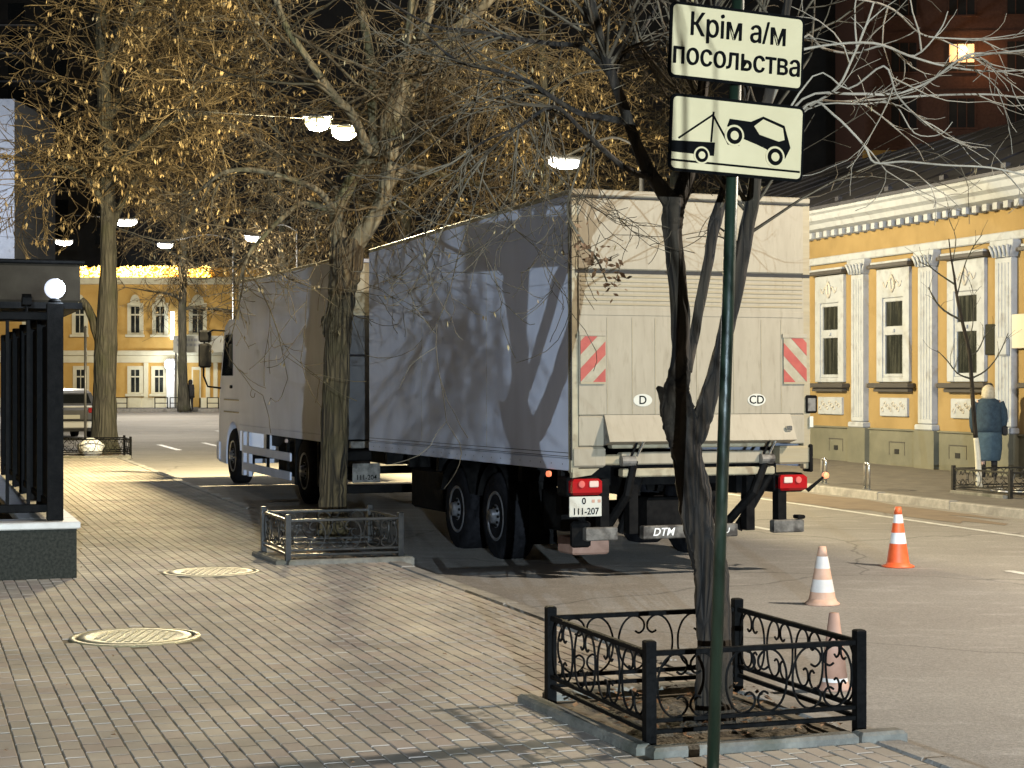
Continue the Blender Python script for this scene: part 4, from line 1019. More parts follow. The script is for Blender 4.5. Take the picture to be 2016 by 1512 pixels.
# ------------------------------------------------------------------ cones
def cone(label, p, h, r0, bands, w, mo, mw, base=True):
    root = thing('traffic_cone', label, 'traffic cone', (p.x, p.y, -.118), .3, 'traffic cones on the road')
    rt = .03
    def rad(t): return r0 + (rt - r0) * t
    zs = [0] + [b for q in bands for b in q] + [1]
    for i in range(len(zs) - 1):
        a, b = zs[i], zs[i + 1]; wht = i % 2 == 1
        prof = [(rad(a) + (.001 if wht else 0), .03 + a * (h - .03)), (rad(b) + (.001 if wht else 0), .03 + b * (h - .03))]
        MB().lathe(prof, 24, caps=(i == len(zs) - 2)).build('white_band' if wht else 'cone_section', mw if wht else mo, root, True)
    MB().lathe([(w * .66, 0), (w * .66, .012), (r0 * 1.05, .03), (r0, .05), (r0 * .8, .05)], 28).build('base', mo, root, True)
    return root
cone('bright orange cone with two white bands on the open road', gnd(1768, 1116, CAMH + .12), .605, .115, [(.36, .55), (.72, .87)], .25, M['cone'], M['conew'])
cone('faded dusty cone on the road beside the fenced forked tree', gnd(1619, 1190, CAMH + .12), .485, .115, [(.17, .4), (.6, .82)], .22, M['cone_old'], M['conew_old'])
cone('dirty brown cone seen through the scrollwork of the fence', gnd(1642, 1357, CAMH + .12), .46, .085, [(.02, .1)], .16, M['cone_old2'], M['conew_old'])

# ------------------------------------------------------------------ bollards
for i, (x, y) in enumerate(((1622, 958), (1707, 969))):
    p = gnd(x, y); z = rise(p.y)
    root = thing('hoop_bollard', ['shiny steel hoop bollard standing nearer the trailer', 'shiny steel hoop bollard standing nearer the sapling fence'][i], 'bollard', (p.x, p.y, z), math.atan2(p.x, p.y) * -1 + .28, 'steel hoop bollards')
    pts = [(0, -.11, -.02), (0, -.11, .37)] + [(0, -.08 + -.03 * math.cos(a), .39 + .03 * math.sin(a)) for a in (R(30), R(60), R(90))] + [(0, .08 + .03 * math.sin(a), .39 + .03 * math.cos(a)) for a in (0, R(30), R(60))] + [(0, .11, .37), (0, .11, -.02)]
    MB().tube(pts, .024, 12).build('hoop', M['steel'], root, True)
    for y in (-.11, .11): MB().lathe([(.05, 0), (.05, .012), (.026, .016)], 14, (0, y, 0)).build('foot_plate', M['steel'], root)

# ------------------------------------------------------------------ yellow house on the other side
def fu(x): t = (x - CX) / F; Y = VF / (CT * t + ST); return -t * Y * ST + Y * CT
U0, UL = 14.0, 34.0
p0 = uv(VF, U0)
YH = thing('yellow_house', 'single-storey yellow house with white pilasters, moulded windows and dark roof', 'house', (p0.x, p0.y, 0), TH)
B(0, 9, 0, UL, -.2, 4.95).build('wall', M['yellow'], YH)
B(-.05, 8.9, -.05, UL + .05, -.25, .80).build('plinth', M['plinth'], YH)
B(-.09, 0, -.05, UL + .05, .8, .83).build('plinth_cap', M['plinth'], YH)
B(-.08, 0, -.04, UL + .04, 4.36, 4.52, b=.02).build('architrave', M['bwhite'], YH)
co = MB(); co.prism([(0, 5.02), (-.28, 5.12), (-.32, 5.22), (-.42, 5.28), (-.44, 5.4), (-.5, 5.44), (-.5, 5.52), (0, 5.55)], -.3, UL + .3, 'y')
cor = co.build('cornice', M['bwhite'], YH)
dm = B(-.24, -.001, -.07, .07, 4.93, 5.06, b=.01).mesh('dentil', M['bwhite'])
for k in range(int(UL / .33)): obj('dentil', dm, cor, (0, .2 + k * .33, 0))
rf = MB(); rf.add([(-.55, -.6, 5.56), (-.55, UL + .6, 5.56), (6, UL - 3, 8.0), (6, 4, 8.0), (12.5, -.6, 5.5), (12.5, UL + .6, 5.5), (-.55, -.6, 5.5), (-.55, UL + .6, 5.5)], [(0, 3, 2, 1), (0, 4, 3), (3, 4, 5, 2), (1, 2, 5), (0, 1, 7, 6), (6, 7, 5, 4)])
rfo = rf.build('roof', M['roof'], YH)
seam = B(-.015, .015, -.5, .5, 0, .03)
for k in range(18):
    y = .8 + k * 1.9
    a = Vector((-.55, y, 5.57)); yy = 4 + (y) / UL * (UL - 7); b = Vector((6, yy, 8.02))
    MB().tube([a, b], .02, 4).build('roof_seam', M['roof'], rfo)
for k in range(17): B(-.35, -.25, .9 + k * 2, 1.05 + k * 2, 5.62, 5.74, b=.02).build('snow_stop', M['roof'], rfo)
M['stucco2'] = mat('stucco_relief', (.42, .4, .37), rough=.9)  # one even tone for the relief ornaments
def fwindow(yc):
    z0, z1 = 1.78, 4.1
    w = MB()
    # surround: two jambs, head panel, foot
    s = B(-.07, 0, yc - .62, yc - .40, z0, z1, b=.015).build('window', M['bwhite'], YH)
    B(-.0701, -.0001, yc + .40, yc + .62, z0, z1, b=.015).build('surround', M['bwhite'], s)
    B(-.069, 0, yc - .399, yc + .399, 3.5, z1 - .002, b=.015).build('head_panel', M['bwhite'], s)
    B(-.06, 0, yc - .399, yc + .399, z0, z0 + .1, b=.01).build('surround', M['bwhite'], s)
    B(-.014, -.004, yc - .398, yc + .398, z0 + .102, 3.498).build('pane', M['wglass'], s)
    for (a, b, c, d) in ((-.399, -.33, z0 + .101, 3.499), (.33, .399, z0 + .101, 3.499), (-.33, .33, 3.42, 3.499), (-.33, .33, 2.74, 2.92), (-.33, .33, z0 + .101, z0 + .17)):
        B(-.04, .04, yc + a, yc + b, c, d, b=.01).build('sash', M['bwhite'], s)
    B(-.075, -.038, yc - .05, yc + .05, 1.98 if False else 2.8, 2.86).build('latch_rail', M['bwhite'], s)
    B(-.2, 0, yc - .76, yc + .76, 4.12, 4.2, b=.015).build('hood', M['sillm'], s)
    B(-.16, 0, yc - .72, yc + .72, 4.2, 4.25, b=.01).build('hood', M['bwhite'], s)
    B(-.2, 0, yc - .78, yc + .78, 1.66, 1.76, b=.02).build('sill', M['sillm'], s)
    B(-.12, 0, yc - .66, yc + .66, 1.58, 1.655, b=.01).build('sill', M['sillm'], s)
    pn = B(-.05, 0, yc - .52, yc + .52, 1.08, 1.46, b=.012).build('stucco_panel', M['bwhite'], s)
    rr = random.Random(int(yc * 10)); orn = MB()
    for k in range(9):
        cy = yc - .4 + k * .1; cz = 1.27 + .06 * math.sin(k * 2.1)
        orn.tube([Vector((-.055, cy + .05 * math.cos(a) * (1 - a / 9), cz + .07 * math.sin(a) * (1 - a / 9))) for a in [j * .8 for j in range(9)]], .012, 5)
    orn.build('panel_ornament', M['stucco2'], s, True)['kind'] = 'stuff'; orn = MB()
    orn.tube([(-.075, yc, 3.62), (-.085, yc - .08, 3.72), (-.085, yc - .06, 3.86), (-.085, yc, 3.95), (-.085, yc + .08, 3.86), (-.085, yc + .06, 3.72), (-.075, yc, 3.62)], .03, 6)
    for s2 in (-1, 1):
        orn.tube([Vector((-.078, yc + s2 * (.1 + .05 * j), 3.78 + .07 * math.sin(j * 1.4))) for j in range(6)], .016, 5)
    orn.build('head_ornament', M['stucco2'], s, True)['kind'] = 'stuff'
for k in range(11):
    yc = 33.8 - 2.6 * k - U0
    if 1 < yc < UL - 1: fwindow(yc)
for k in range(-1, 11):
    yc = 32.5 - 2.6 * k - U0
    if not (.5 < yc < UL - .5): continue
    pl_ = B(-.13, 0, yc - .25, yc + .25, .95, 4.05, b=.02).build('pilaster', M['bwhite'], YH)
    for j in range(4): B(-.142, -.128, yc - .17 + j * .1, yc - .13 + j * .1, 1.05, 3.95, b=.005).build('flute', M['bwhite'], pl_)
    B(-.17, 0, yc - .31, yc + .31, .83, .945, b=.02).build('pilaster_base', M['bwhite'], pl_)
    cp = MB(); cp.prism([(yc - .26, 4.05), (yc + .26, 4.05), (yc + .36, 4.3), (yc + .36, 4.355), (yc - .36, 4.355), (yc - .36, 4.3)], -.17, 0, 'x'); cp.build('capital', M['bwhite'], pl_)
    lf = MB()
    for j in range(5):
        y = yc - .24 + j * .12; lf.tube([(-.17, y, 4.06), (-.2, y, 4.16), (-.235, y + (j - 2) * .02, 4.26), (-.2, y + (j - 2) * .03, 4.24)], [.03, .035, .03, .015], 5)
    lf.build('capital_leaves', M['bwhite'], pl_, True)
    B(-.16, -.04, yc - .36, yc + .36, -.2, .826).build('pilaster_plinth', M['plinth'], pl_)
for x in (1650, 1770, 1890):
    yc = fu(x) - U0
    gr = MB(); gr.box(-.056, -.049, yc - .3, yc + .3, .55, .57); gr.box(-.056, -.049, yc - .3, yc - .285, .3, .57); gr.box(-.056, -.049, yc + .285, yc + .3, .3, .57); gr.build('vent_line', M['sillm'], YH)
    B(-.06, -.049, yc - .08, yc + .08, .32, .42).build('vent_grille', M['seam'], YH)
yc = fu(1955) - U0
pq = B(-.05, 0, yc - .2, yc + .2, 2.28, 2.85, b=.01).build('plaque', M['granite'], YH)
yc = fu(1990) - U0
B(-.2, -.135, yc - .14, yc + .14, 2.25, 2.6, b=.03).build('relief_medallion', M['bwhite'], YH)
yc = fu(2019) - U0
B(-.12, -.06, yc - .4, yc + .3, 2.38, 3.0, b=.01).build('wall_sign', M['plate'], YH)

# ------------------------------------------------------------------ tall dim block behind the yellow house
RB0 = Vector((19.5, 97, -.5))
RB = thing('brick_block', 'tall dim reddish apartment block with one lamp-lit window', 'building', RB0, R(-4))
B(0, 40, 0, 14, 0, 32).build('wall', M['brick'], RB)
B(-.1, 40.1, -.06, -.001, 0, 15.2).build('lower_wall', M['ochre'], RB)
for k in range(9): B(0, 40, -.1, -.061, 3.1 * k + 3.05, 3.1 * k + 3.15).build('string_course', M['brick'], RB)
for zi in range(9):
    for xi in range(8):
        x = 1.4 + xi * 3.15; z = .9 + zi * 3.1
        if x > 14: continue
        lit = (zi == 6 and xi == 1)
        wo = B(x, x + 1.5, -.09, -.02, z, z + 1.6).build('window', M['darkw'], RB)
        if lit:
            B(x + .08, x + 1.42, -.1, -.091, z + .5, z + 1.5).build('lit_pane', M['glowroom'], wo)
            MB().lathe([(.001, -.22), (.16, -.15), (.22, 0), (.16, .15), (.001, .22)], 12, (x + .8, -.3, z + 1.15)).build('lamp', M['bulb'], wo)
        for xx in (.0, .48, .98, 1.44): B(x + xx, x + xx + .06, -.12, -.101, z, z + 1.6).build('sash', M['brick'], wo)
        B(x - .1, x + 1.6, -.2, -.02, z - .1, z).build('sill', M['brick'], wo)
rb_l = lightpt('window_lamp', RB0 + Vector((6.2, -1.6, 20.2)), 60, (1, .5, .18), .2)

# ------------------------------------------------------------------ far yellow corner house and what stands before it
FY = 100.0
zf = rise(FY)
FH = thing('far_house', 'two-storey ochre corner house with lights strung along its parapet', 'house', (-21, FY, zf), 0)
def fx(x): return (x - CX) * FY / F + 21
def fz(y): return CAMH - (y - 758) * FY / F - zf
B(-22, 7, 0, 12, -.3, fz(560)).build('wall', M['ochre'], FH)
B(-22, 7, -.12, -.001, -.3, fz(783)).build('plinth', M['pale'], FH)
B(-22, 7, -.25, -.001, fz(700), fz(690), b=.03).build('string_course', M['pale'], FH)
B(-22, 7, -.12, -.001, fz(714), fz(700.5)).build('frieze', M['pale'], FH)
B(-22, 7.2, -.35, 0, fz(560), fz(546), b=.05).build('cornice', M['pale'], FH)
par = B(-22, 7.1, -.1, .3, fz(546), fz(527)).build('parapet', M['ochre'], FH)
gm = MB(); rr = random.Random(8)
for k in range(900):
    x = rr.uniform(fx(100), fx(416)); z = rr.uniform(fz(547), fz(524)); s = rr.uniform(.03, .07)
    gm.lathe([(.001, -s), (s, 0), (.001, s)], 5, (x, -.16 + rr.uniform(-.05, .02), z), 'z', False)
go = gm.build('string_lights', M['garland'], FH); go['kind'] = 'stuff'
def fwin(x0, x1, y0, y1, arched, par=FH):
    a, b, c, d = fx(x0), fx(x1), fz(y1), fz(y0); w = b - a
    f = B(a - .22, b + .22, -.1, -.002, c - .1, d + .22, b=.02).build('window', M['pale'], FH)
    B(a, b, -.12, -.101, c, d).build('pane', M['wglass'], f)
    B(a + w * .46, a + w * .54, -.14, -.121, c, d).build('sash', M['pale'], f)
    B(a, b, -.14, -.121, c + (d - c) * .66, c + (d - c) * .72).build('sash', M['pale'], f)
    B(a - .3, b + .3, -.28, -.09, c - .25, c - .1, b=.02).build('sill', M['pale'], f)
    if arched:
        MB().prism([(a + w / 2 + w * .62 * math.cos(t), d + .2 + .5 * math.sin(t)) for t in [math.pi * k / 8 for k in range(9)]], -.16, -.1, 'y').build('arch_head', M['pale'], f)
    else:
        B(a - .1, b + .1, -.2, -.1, c - 1.05, c - .3, b=.02).build('stucco_panel', M['pale'], f)
for (a, b) in ((152, 168), (259, 275), (306, 322), (98, 114), (52, 68)): fwin(a, b, 728, 772, False)
for (a, b) in ((150, 166), (259, 275), (308, 324), (380, 400), (98, 114), (52, 68)): fwin(a, b, 604, 655, True)
dr = B(fx(378), fx(396), -.12, -.002, 0, fz(722), b=.02).build('door', M['pale'], FH); B(fx(381), fx(393), -.14, -.121, .05, fz(728)).build('door_leaf', M['ochre'], dr)
B(fx(332), fx(347), -.6, -.13, 0, fz(706), b=.05).build('pillar', M['pillarlit'], FH)
MB().lathe([(.001, -.3), (.24, -.2), (.3, 0), (.24, .2), (.001, .3)], 14, (fx(339.5), -.85, fz(718))).build('porch_lamp', M['tube_l'], FH)
lightpt('porch_light', (-21 + fx(339.5), FY - 1.5, zf + fz(718)), 200, (.85, .92, 1), .25)
B(fx(338), fx(345), -.4, -.2, fz(668), fz(614), b=.03).build('tube_sign', M['tube_l'], FH)
for x in (218, 288, 330, 350, 410, 425): B(fx(x) - .12, fx(x) + .12, -.14, -.002, fz(783), fz(714.5)).build('pilaster_strip', M['pale'], FH)
bn = thing('banner', 'white street banner with faint print on the far ochre house', 'banner', ((358 + 40 - CX) * 97 / F, 97, zf + 2.6))
B(-1.6, 1.25, 0, .03, .5, 1.42, b=.01).build('board', M['plate'], bn)
for (t, z) in (('КАФЕ', 1.18), ('', 0)):
    pass
mb = MB(); rr = random.Random(4)
for row in range(2):
    x = -1.4
    while x < (.7 if row == 0 else -.2):
        w = rr.uniform(.08, .2); mb.box(x, x + w, -.006, -.001, 1.12 - row * .28, 1.27 - row * .28); x += w + .05
mb.build('faint_print', mat('print_grey', (.3, .3, .3)), bn)
for x in (-1.5, 1.1): B(x, x + .07, .03, .1, -2.6, 1.4).build('banner_post', M['lamp_metal'], bn)
# guard rails before it
for i, (a, b) in enumerate(((225, 250), (305, 330), (335, 356), (408, 430))):
    p = px((a + b) / 2, 803, 95.6); w = (b - a) / 2 * 95.6 / F
    gr = thing('guard_rail', ['low iron guard rail beside the grey trunk, before the far house', 'low iron guard rail before the window left of the white pillar', 'low iron guard rail between the white pillar and the dark walker', 'low iron guard rail beyond the walker, partly behind the lorry mirror'][i], 'railing', (p.x, p.y, rise(95.6) + .03), 0, 'guard rails before the far house')
    for x in (-w, w): MB().tube([(x, 0, -.02), (x, 0, .62)], .03, 6).build('rail_post', M['iron'], gr)
    for z in (.3, .6): MB().tube([(-w, 0, z), (w, 0, z)], .025, 6).build('rail_bar', M['iron'], gr)

# dark buildings beyond
DB = thing('dark_block', 'unlit dark tall block with pale ledges behind the far ochre house', 'building', (-27, 128, 0), 0)
B(-11, 60, 0, 10, -.5, 44).build('wall', M['darkw'], DB)
for k in range(13):
    z = 11.5 + 2.05 * k; B(-11 + .1, -11 + 4.2 - .12 * k if k > 6 else -7.0, -.3, -.001, z, z + .12).build('ledge', M['ledge'], DB)
    for j in range(3): B(-9.8 + j * 3.2, -8.6 + j * 3.2, -.05, -.002, z + .5, z + 1.7).build('window', M['glass'], DB)
WB = thing('pale_block', 'pale lit wall of a tall building at the street end', 'building', (-40, 112, 0), 0)
B(-14, 8.2, 0, 10, -.5, 20).build('wall', M['bwhite'], WB)
for k in range(5):
    for j in range(5): B(-12 + j * 3.7, -10.6 + j * 3.7, -.05, -.002, 3 + k * 3.3, 4.7 + k * 3.3).build('window', M['glass'], WB)
lightpt('wall_fill', (-33.4, 104, 13), 3600, (.72, .82, 1), .3)  # unseen lamp added in mid-air to brighten the pale block's wall

# ------------------------------------------------------------------ embassy fence, canopy, ball lamp on the left
ep = gnd(151, 1138)
EF = thing('granite_fence', 'black steel fence on dark granite plinth with pale coping', 'fence', (ep.x, ep.y, 0), TH)
B(-4.5, 0, 0, .45, -.05, .44).build('plinth', M['granite'], EF); B(-.45, 0, .451, 9, -.05, .44).build('plinth', M['granite'], EF)
B(-4.55, .03, -.03, .48, .441, .505, b=.01).build('coping', M['marble'], EF); B(-.48, .03, .481, 9.03, .441, .505, b=.01).build('coping', M['marble'], EF)
B(-.245, -.105, .12, .26, .5, 2.46, b=.012).build('post', M['iron'], EF)
for x in (-1.75, -3.3): B(x, x + .12, .13, .25, .5, 2.4, b=.01).build('post', M['iron'], EF)
for y in (1.6, 3.0, 4.4, 5.8, 7.2, 8.6): B(-.235, -.115, y, y + .12, .5, 2.4, b=.01).build('post', M['iron'], EF)
for z in (.58, 2.3):
    B(-4.4, -.246, .16, .22, z, z + .075, b=.008).build('rail', M['iron'], EF); B(-.2, -.15, .261, 8.8, z, z + .07, b=.008).build('rail', M['iron'], EF)
for x in (-.42, -.6, -.8, -1.2): B(x, x + .03, .175, .205, .656, 2.299).build('bar', M['iron'], EF)
for k in range(6): B(-.185, -.165, .27 + k * 1.4 if k == 0 else .33 + k * 1.4, 1.59 + k * 1.4, .66, 2.28).build('panel', M['iron'], EF)
BL = thing('ball_lamp', 'white opal ball lamp on top of the black fence post', 'lamp', EF.matrix_basis @ Vector((-.175, .19, 2.46)))
MB().lathe([(.05, 0), (.06, .015), (.04, .03), (.03, .04)], 16).build('base', M['iron'], BL, True)
MB().lathe([(.03, .03)] + [(.092 * math.sin(a), .125 - .092 * math.cos(a)) for a in [R(20 + 16 * k) for k in range(10)]] + [(.001, .217)], 24).build('globe', M['globe'], BL, True)
lightpt('ball_light', EF.matrix_basis @ Vector((-.02, .12, 2.62)), 55, (.7, .84, 1), .08)
cpnt = EF.matrix_basis @ Vector((-.2, 1.6, 0))
CN = thing('gate_canopy', 'flat dark canopy roof above the black fence', 'canopy', cpnt, TH)
B(-5, .32, -.6, 3.0, 2.5, 2.86, b=.02).build('roof_slab', M['canopy'], CN)
B(-5, .36, -.64, 3.04, 2.861, 2.9, b=.01).build('roof_edge', M['iron'], CN)
B(-5, .34, -.62, 3.02, 2.44, 2.499).build('soffit', M['iron'], CN)
for x in (-.75, -4.5):
    for y in (.9, 2.6): B(x, x + .14, y, y + .14, 0, 2.44).build('column', M['iron'], CN)
sc_ = thing('security_camera', 'small dark security camera mounted on the fence top rail', 'camera', EF.matrix_basis @ Vector((-.42, .19, 2.375)), TH)
MB().tube([(0, 0, -.01), (0, 0, .06)], .014, 8).build('bracket', M['iron'], sc_); mb = MB(); mb.prism([(-.1, .06), (.1, .05), (.1, .11), (0, .16), (-.1, .12)], -.04, .04, 'x'); mb.build('housing', M['iron'], sc_)

# ------------------------------------------------------------------ parked cars
def car(label, p, rz, body):
    root = thing('parked_car', label, 'car', (p.x, p.y, -.12 + rise(p.y)), rz, 'cars parked beyond the grey tree')
    # cross-sections along y (0 rear .. 4.4 front): (y, half width bottom, half width top, z bottom, z top)
    prof = [(0, .45), (.02, .9), (.12, 1.02), (.2, 1.05), (3.0, 1.05), (4.0, .92), (4.35, .75), (4.4, .45), (4.3, .28)]
    arcs = []
    for yc in (3.55, .85): arcs += [(yc + .36 * math.cos(a), .32 + .36 * math.sin(a)) for a in [R(15 * k) for k in range(0, 13)]]
    low = [(y, max(z, .26)) for y, z in arcs]
    MB().prism(prof + [(4.2, .26)] + low + [(.1, .26)], -.86, .86, 'x').build('body', body, root)
    gh = MB(); a = [(.22, 1.05), (.42, 1.42), (.8, 1.5), (2.0, 1.5), (2.3, 1.44), (3.05, 1.05)]
    n = len(a); vs = [(-.82 + (z - 1.05) * .35, y, z) for y, z in a] + [(.82 - (z - 1.05) * .35, y, z) for y, z in a]
    gh.add(vs, [tuple(range(n)), tuple(range(n, 2 * n))[::-1]] + [(i, n + i, n + i + 1, i + 1) for i in range(n - 1)]); gh.build('cabin', body, root)
    rw = MB(); rw.add([(-.66, .255, 1.09), (.66, .255, 1.09), (.58, .395, 1.385), (-.58, .395, 1.385)], [(0, 1, 2, 3)]); rw.v = [(x, y - .012, z) for x, y, z in rw.v]; rw.build('rear_window', M['glass'], root)
    for s in (-1, 1):
        B(*(sorted((s * .52, s * .84))), -.02, .06, .82, .98, b=.02).build('tail_light', M['red'], root)
        sw2 = MB(); sw2.add([(s * .826, .6, 1.09), (s * .826, 2.7, 1.09), (s * .72, 2.2, 1.42), (s * .72, .75, 1.42)], [(0, 1, 2, 3)]); sw2.build('side_window', M['glass'], root)
        for yc in (.85, 3.55):
            o = MB().lathe([(.2, -.1), (.3, -.1), (.32, -.08), (.32, .08), (.3, .1), (.2, .1)], 20, (0, 0, 0), 'x').build('wheel', M['tyre'], root, True); o.location = (s * .77, yc, .32)
            MB().lathe([(.2, s * .09), (.15, s * .06), (.05, s * .09), (.001, s * .09)], 16, (0, 0, 0), 'x', False).build('rim', M['rim'], o, True)
    B(-.84, .84, -.08, .05, .36, .56, b=.03).build('bumper', M['carw'], root); B(-.8, .8, -.03, .03, .985, 1.03, b=.01).build('boot_trim', M['carw'], root); B(-.26, .26, -.03, -.001, .64, .76, b=.004).build('number_plate', M['plate'], root)
    B(-.7, .7, -.03, .02, .5801, .62).build('boot_gap', M['seam'], root)
    return root
car('dark parked car with pale bumper behind the grey tree', Vector(((140 - CX) * 53 / F, 53, 0)), TH + .1, M['dark'])
car('white parked car ahead of the dark one', Vector(((138 - CX) * 61 / F, 61, 0)), TH + .06, M['carw'])
pp1 = px(168, 868, 47); tp = thing('thin_post', 'thin pale steel post beside the grey tree', 'post', (pp1.x, pp1.y, rise(47)))
MB().tube([(0, 0, -.15), (0, 0, 3.1)], .035, 10).build('pole', M['signback'], tp, True); MB().lathe([(.035, 3.1), (.05, 3.12), (.02, 3.16), (.001, 3.17)], 10).build('cap', M['signback'], tp)

# white rubbish bag inside the far fence
rr = random.Random(9); mb = MB(); pr = []
bc = px(178, 893, cL.y - .25)
n = 16; m_ = 9; vs = []; fs = []
for i in range(m_ + 1):
    t = i / m_
    for k in range(n):
        a = 2 * math.pi * k / n; r = .3 * math.sin(math.pi * min(.98, .12 + t * .84)) ** .7 * (1 + .18 * noise.noise(Vector((math.cos(a) * 2, math.sin(a) * 2, t * 4))))
        vs.append((r * math.cos(a), r * .8 * math.sin(a), .42 * t))
fs = [(i * n + k, i * n + (k + 1) % n, (i + 1) * n + (k + 1) % n, (i + 1) * n + k) for i in range(m_) for k in range(n)] + [tuple(range(n))[::-1], tuple(range(m_ * n, m_ * n + n))]
mb.add(vs, fs); bo = mb.build('rubbish_bag', M['bag'], None, True); bo.location = (bc.x, bc.y, rise(bc.y) + .01); tag(bo, 'white plastic rubbish bag lying inside the fence of the grey tree', 'bag')

# pale litter round the sapling
lm = MB(); rr = random.Random(13)
for k in range(46):
    x, y = rr.uniform(-.8, 1.0), rr.uniform(-.6, .5); s = rr.uniform(.03, .09)
    lm.lathe([(s * .8, 0), (s, s * .3), (s * .6, s * .6), (.001, s * .7)], 7, (x, y, .03))
lo = lm.build('snow_clumps', M['bag'], None, True); lo.location = (fR.x, fR.y, rise(fR.y)); lo.rotation_euler[2] = TH; struct(lo, 'pale clumps of old snow lying inside the sapling fence', 'stuff')

# ------------------------------------------------------------------ people
def skin_body(name, joints, edges, radii, m, parent, sub=2):
    me = bpy.data.meshes.new(name); me.from_pydata(joints, edges, []); me.update()
    o = bpy.data.objects.new(name, me); COL.objects.link(o)
    sm = o.modifiers.new('s', 'SKIN'); 
    for i, r in enumerate(radii): me.skin_vertices[0].data[i].radius = r if isinstance(r, tuple) else (r, r)
    me.skin_vertices[0].data[0].use_root = True
    ss = o.modifiers.new('d', 'SUBSURF'); ss.levels = sub; ss.render_levels = sub
    dg = bpy.context.evaluated_depsgraph_get(); nm = bpy.data.meshes.new_from_object(o.evaluated_get(dg))
    bpy.data.objects.remove(o); nm.materials.clear(); nm.materials.append(m); nm.polygons.foreach_set('use_smooth', [True] * len(nm.polygons))
    r = obj(name, nm, parent); return r
def person(label, loc, rz, H, coat, dark):
    root = thing('person', label, 'person', loc, rz)
    s = H / 1.68
    J = [(0, 0, .92), (0, 0, 1.12), (0, -.01, 1.3), (0, -.01, 1.42), (0, 0, 1.47), (0, .01, 1.56),
         (.09, 0, .86), (.1, .01, .48), (.1, -.02, .08), (.1, .11, .03), (-.09, 0, .86), (-.1, -.01, .48), (-.1, -.03, .08), (-.1, .1, .03),
         (.17, -.01, 1.37), (.22, 0, 1.1), (.2, .1, .87), (.195, .13, .79), (-.17, -.01, 1.37), (-.22, 0, 1.1), (-.2, .1, .87), (-.195, .13, .79)]
    E = [(0, 1), (1, 2), (2, 3), (3, 4), (4, 5), (0, 6), (6, 7), (7, 8), (8, 9), (0, 10), (10, 11), (11, 12), (12, 13), (2, 14), (14, 15), (15, 16), (16, 17), (2, 18), (18, 19), (19, 20), (20, 21)]
    Rr = [(.15, .11), (.14, .1), (.16, .1), .07, .05, .085, .09, .06, .045, .035, .09, .06, .045, .035, .06, .05, .037, .035, .06, .05, .037, .035]
    J = [(x * s, y * s, z * s) for x, y, z in J]; Rr = [tuple(q * s for q in r) if isinstance(r, tuple) else r * s for r in Rr]
    skin_body('body', J, E, Rr, M['dcloth'] if dark else M['skin'], root)
    return root, s
wp = gnd(1946, 946); 
pw, s = person('person in a long blue coat standing with back turned by the yellow house', (wp.x, wp.y, rise(wp.y) * .5), -math.atan2(wp.x, wp.y) + .1, 1.68, True, False)
def ring_mesh(secs, n=20):
    mb = MB(); vs = []
    for (z, rx, ry, cy) in secs:
        for k in range(n):
            a = 2 * math.pi * k / n; w = 1 + .03 * math.sin(a * 5 + z * 3) + .05 * noise.noise(Vector((math.cos(a) * 2.5, math.sin(a) * 2.5, z * 4))); vs.append((rx * w * math.cos(a), cy + ry * w * math.sin(a), z))
    m2 = len(secs); fs = [(i * n + k, i * n + (k + 1) % n, (i + 1) * n + (k + 1) % n, (i + 1) * n + k) for i in range(m2 - 1) for k in range(n)] + [tuple(range(n))[::-1], tuple(range((m2 - 1) * n, m2 * n))]
    mb.add(vs, fs); return mb
ring_mesh([(.84, .24, .17, 0), (.95, .235, .165, 0), (1.1, .225, .155, 0), (1.25, .235, .155, -.01), (1.36, .225, .14, -.01), (1.42, .17, .11, -.01), (1.465, .09, .085, 0)]).build('coat', M['coat'], pw, True)
ring_mesh([(.33, .2, .17, 0), (.36, .215, .18, 0), (.55, .235, .185, 0), (.75, .235, .175, 0), (.86, .232, .166, 0)]).build('coat_skirt', M['coat_l'], pw, True)
for sgn in (-1, 1):
    MB().tube([(sgn * .2, -.01, 1.38), (sgn * .255, 0, 1.22), (sgn * .27, .01, 1.08), (sgn * .26, .06, .95), (sgn * .235, .11, .85)], [.07, .078, .072, .066, .06], 12).build('sleeve', M['coat'], pw, True)
    MB().tube([(sgn * .1, 0, .4), (sgn * .1, -.02, .2), (sgn * .1, -.02, .08), (sgn * .1, .0, .03), (sgn * .1, .12, .03)], [.06, .055, .05, .045, .035], 10).build('boot', M['dcloth'], pw, True)
ring_mesh([(1.44, .11, .09, -.01), (1.5, .12, .105, -.01), (1.58, .115, .115, 0), (1.64, .1, .1, 0), (1.68, .06, .06, 0), (1.7, .01, .01, 0)]).build('hair', M['hair'], pw, True)
B(.24, .33, -.08, .1, .78, .96, b=.025).build('handbag', M['dcloth'], pw)
fpp = px(375, 804, 93.5)
pf, s = person('person in dark clothes standing by the bare tree before the far ochre house', (fpp.x, fpp.y, rise(93.5) - .1), 2.6, 1.72, True, True)
ring_mesh([(.75, .24, .17, 0), (1.0, .24, .165, 0), (1.25, .24, .16, 0), (1.4, .2, .13, 0), (1.48, .09, .085, 0)]).build('coat', M['dcloth'], pf, True)
ring_mesh([(1.46, .1, .1, 0), (1.55, .12, .12, 0), (1.66, .11, .11, 0), (1.73, .04, .04, 0)]).build('hood', M['dcloth'], pf, True)

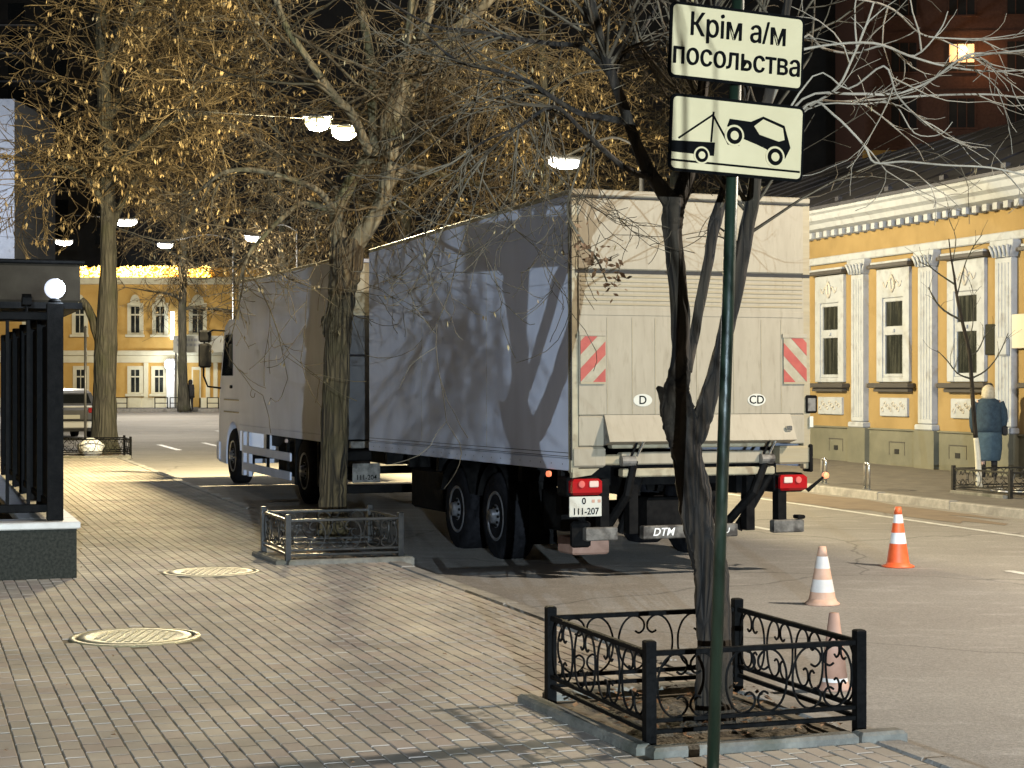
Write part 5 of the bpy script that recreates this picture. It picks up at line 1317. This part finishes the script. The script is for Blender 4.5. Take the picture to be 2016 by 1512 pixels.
# ------------------------------------------------------------------ street lamps
def street_lamp(label, base, head, col, power, lensm, double=False, rad=.2, cable=False):
    """base: pole foot, head: lamp centre (world)"""
    root = thing('street_lamp', label, 'street lamp', (base.x, base.y, base.z), 0, 'street lamps along the road')
    h = Vector(head) - Vector((base.x, base.y, base.z)); hz = h.z + .45
    MB().tube([(0, 0, -.1), (0, 0, 1.0), (0, 0, hz)], [.09, .075, .05], 10).build('pole', M['lamp_metal'], root, True)
    e = Vector((h.x, h.y, h.z + .14)); mid = Vector((h.x * .4, h.y * .4, hz + .15))
    if cable: MB().tube([(0, 0, hz), Vector((h.x * .5, h.y * .5, hz * .5 + e.z * .5 - .1)), e], .007, 5).build('span_cable', M['iron'], root, True)
    else: MB().tube(cat_rom([(0, 0, hz - .1), mid, e], 5), .028, 8).build('arm', M['lamp_metal'], root, True)
    d = Vector((h.x, h.y, 0)); d = d.normalized() if d.length > .01 else Vector((1, 0, 0)); an = math.atan2(d.y, d.x)
    heads = [Vector((0, 0, 0))] if not double else [Vector((-.24, 0, .08)), Vector((.24, 0, -.08))]
    for hd in heads:
        c = e + hd + Vector((0, 0, -.06))
        o = MB().box(-.38 if not double else -.27, .38 if not double else .27, -.13, .13, .0, .08, .03).build('head', M['lamp_metal'], root); o.location = c; o.rotation_euler[2] = an if not double else 0
        lb_ = MB().lathe([(.001, -1)] + [(math.cos(R(a)), math.sin(R(a))) for a in range(-75, 16, 15)] + [(.6, .35)], 20); kx, kz = (.37, .15) if not double else (.235, .17)
        lb_.v = [(x * kx, y * .15, z * kz - .05) for x, y, z in lb_.v]; ln = lb_.build('lens', lensm, o, True)
        w = Vector(base) + c + Vector((0, 0, -.38))
        lo = lightpt('lamp_light', w, power / len(heads), col, rad)
    return root
WHITE, WARM, SOD = (1, .93, .80), (1, .87, .70), (1, .83, .48)
def lamp_px(x, y, v): p = onv(x, v); return px(x, y, p.y)
for (x, y, v, lab) in ((1112, 322, 13.0, 'white-lit street lamp hanging over the trailer roof'), (500, 470, 13.0, 'white-lit street lamp showing above the lorry box'), (325, 484, 11.5, 'white-lit street lamp over the far ochre house parapet')):
    hd = lamp_px(x, y, v); vv, uu = inv_uv(hd); b = uv(14.75, uu); b.z = rise(b.y)
    street_lamp(lab, b, hd, WHITE, {1112: 420, 500: 2600, 325: 5200}[x], M['led'])
for (x, y, v, lab, dbl) in ((652, 252, 7.2, 'yellow double-headed street lamp glowing through the thick tree', True), (247, 438, 6.5, 'white-lit street lamp beside the grey trunk', False), (126, 478, 6.4, 'white-lit street lamp furthest along the fence side', False)):
    hd = lamp_px(x, y, v); vv, uu = inv_uv(hd); b = uv(min(1.2, .03 * hd.y), uu); b.z = rise(b.y)
    street_lamp(lab, b, hd, SOD if dbl else WHITE, POWER['double'] if dbl else POWER['led'] * .6, M['sodium'] if dbl else M['led'], dbl, cable=True)
b = uv(14.75, 9.6); hd = uv(12.6, 9.4, 8.0)
street_lamp('warm street lamp on the far pavement opposite the forked tree', b, hd, WARM, POWER['near'], M['sodium'])
# globe lamp post on the pavement behind the camera
gb = Vector((2.7, -13.0, 0))
GL = thing('globe_lamp_post', 'cool white globe lamp on a short post behind the camera', 'street lamp', gb)
MB().tube([(0, 0, -.05), (0, 0, .4), (0, 0, 1.95)], [.09, .06, .045], 12).build('post', M['iron'], GL, True)
MB().lathe([(.05, 1.93)] + [(.16 * math.sin(a), 2.09 - .16 * math.cos(a)) for a in [R(20 + 16 * k) for k in range(10)]] + [(.001, 2.25)], 20).build('globe', emis('globe_lit', (.82, .9, 1), 8), GL, True)
lightpt('globe_light', gb + Vector((0, .25, 2.09)), POWER['behind'], (.70, .86, 1), .015)
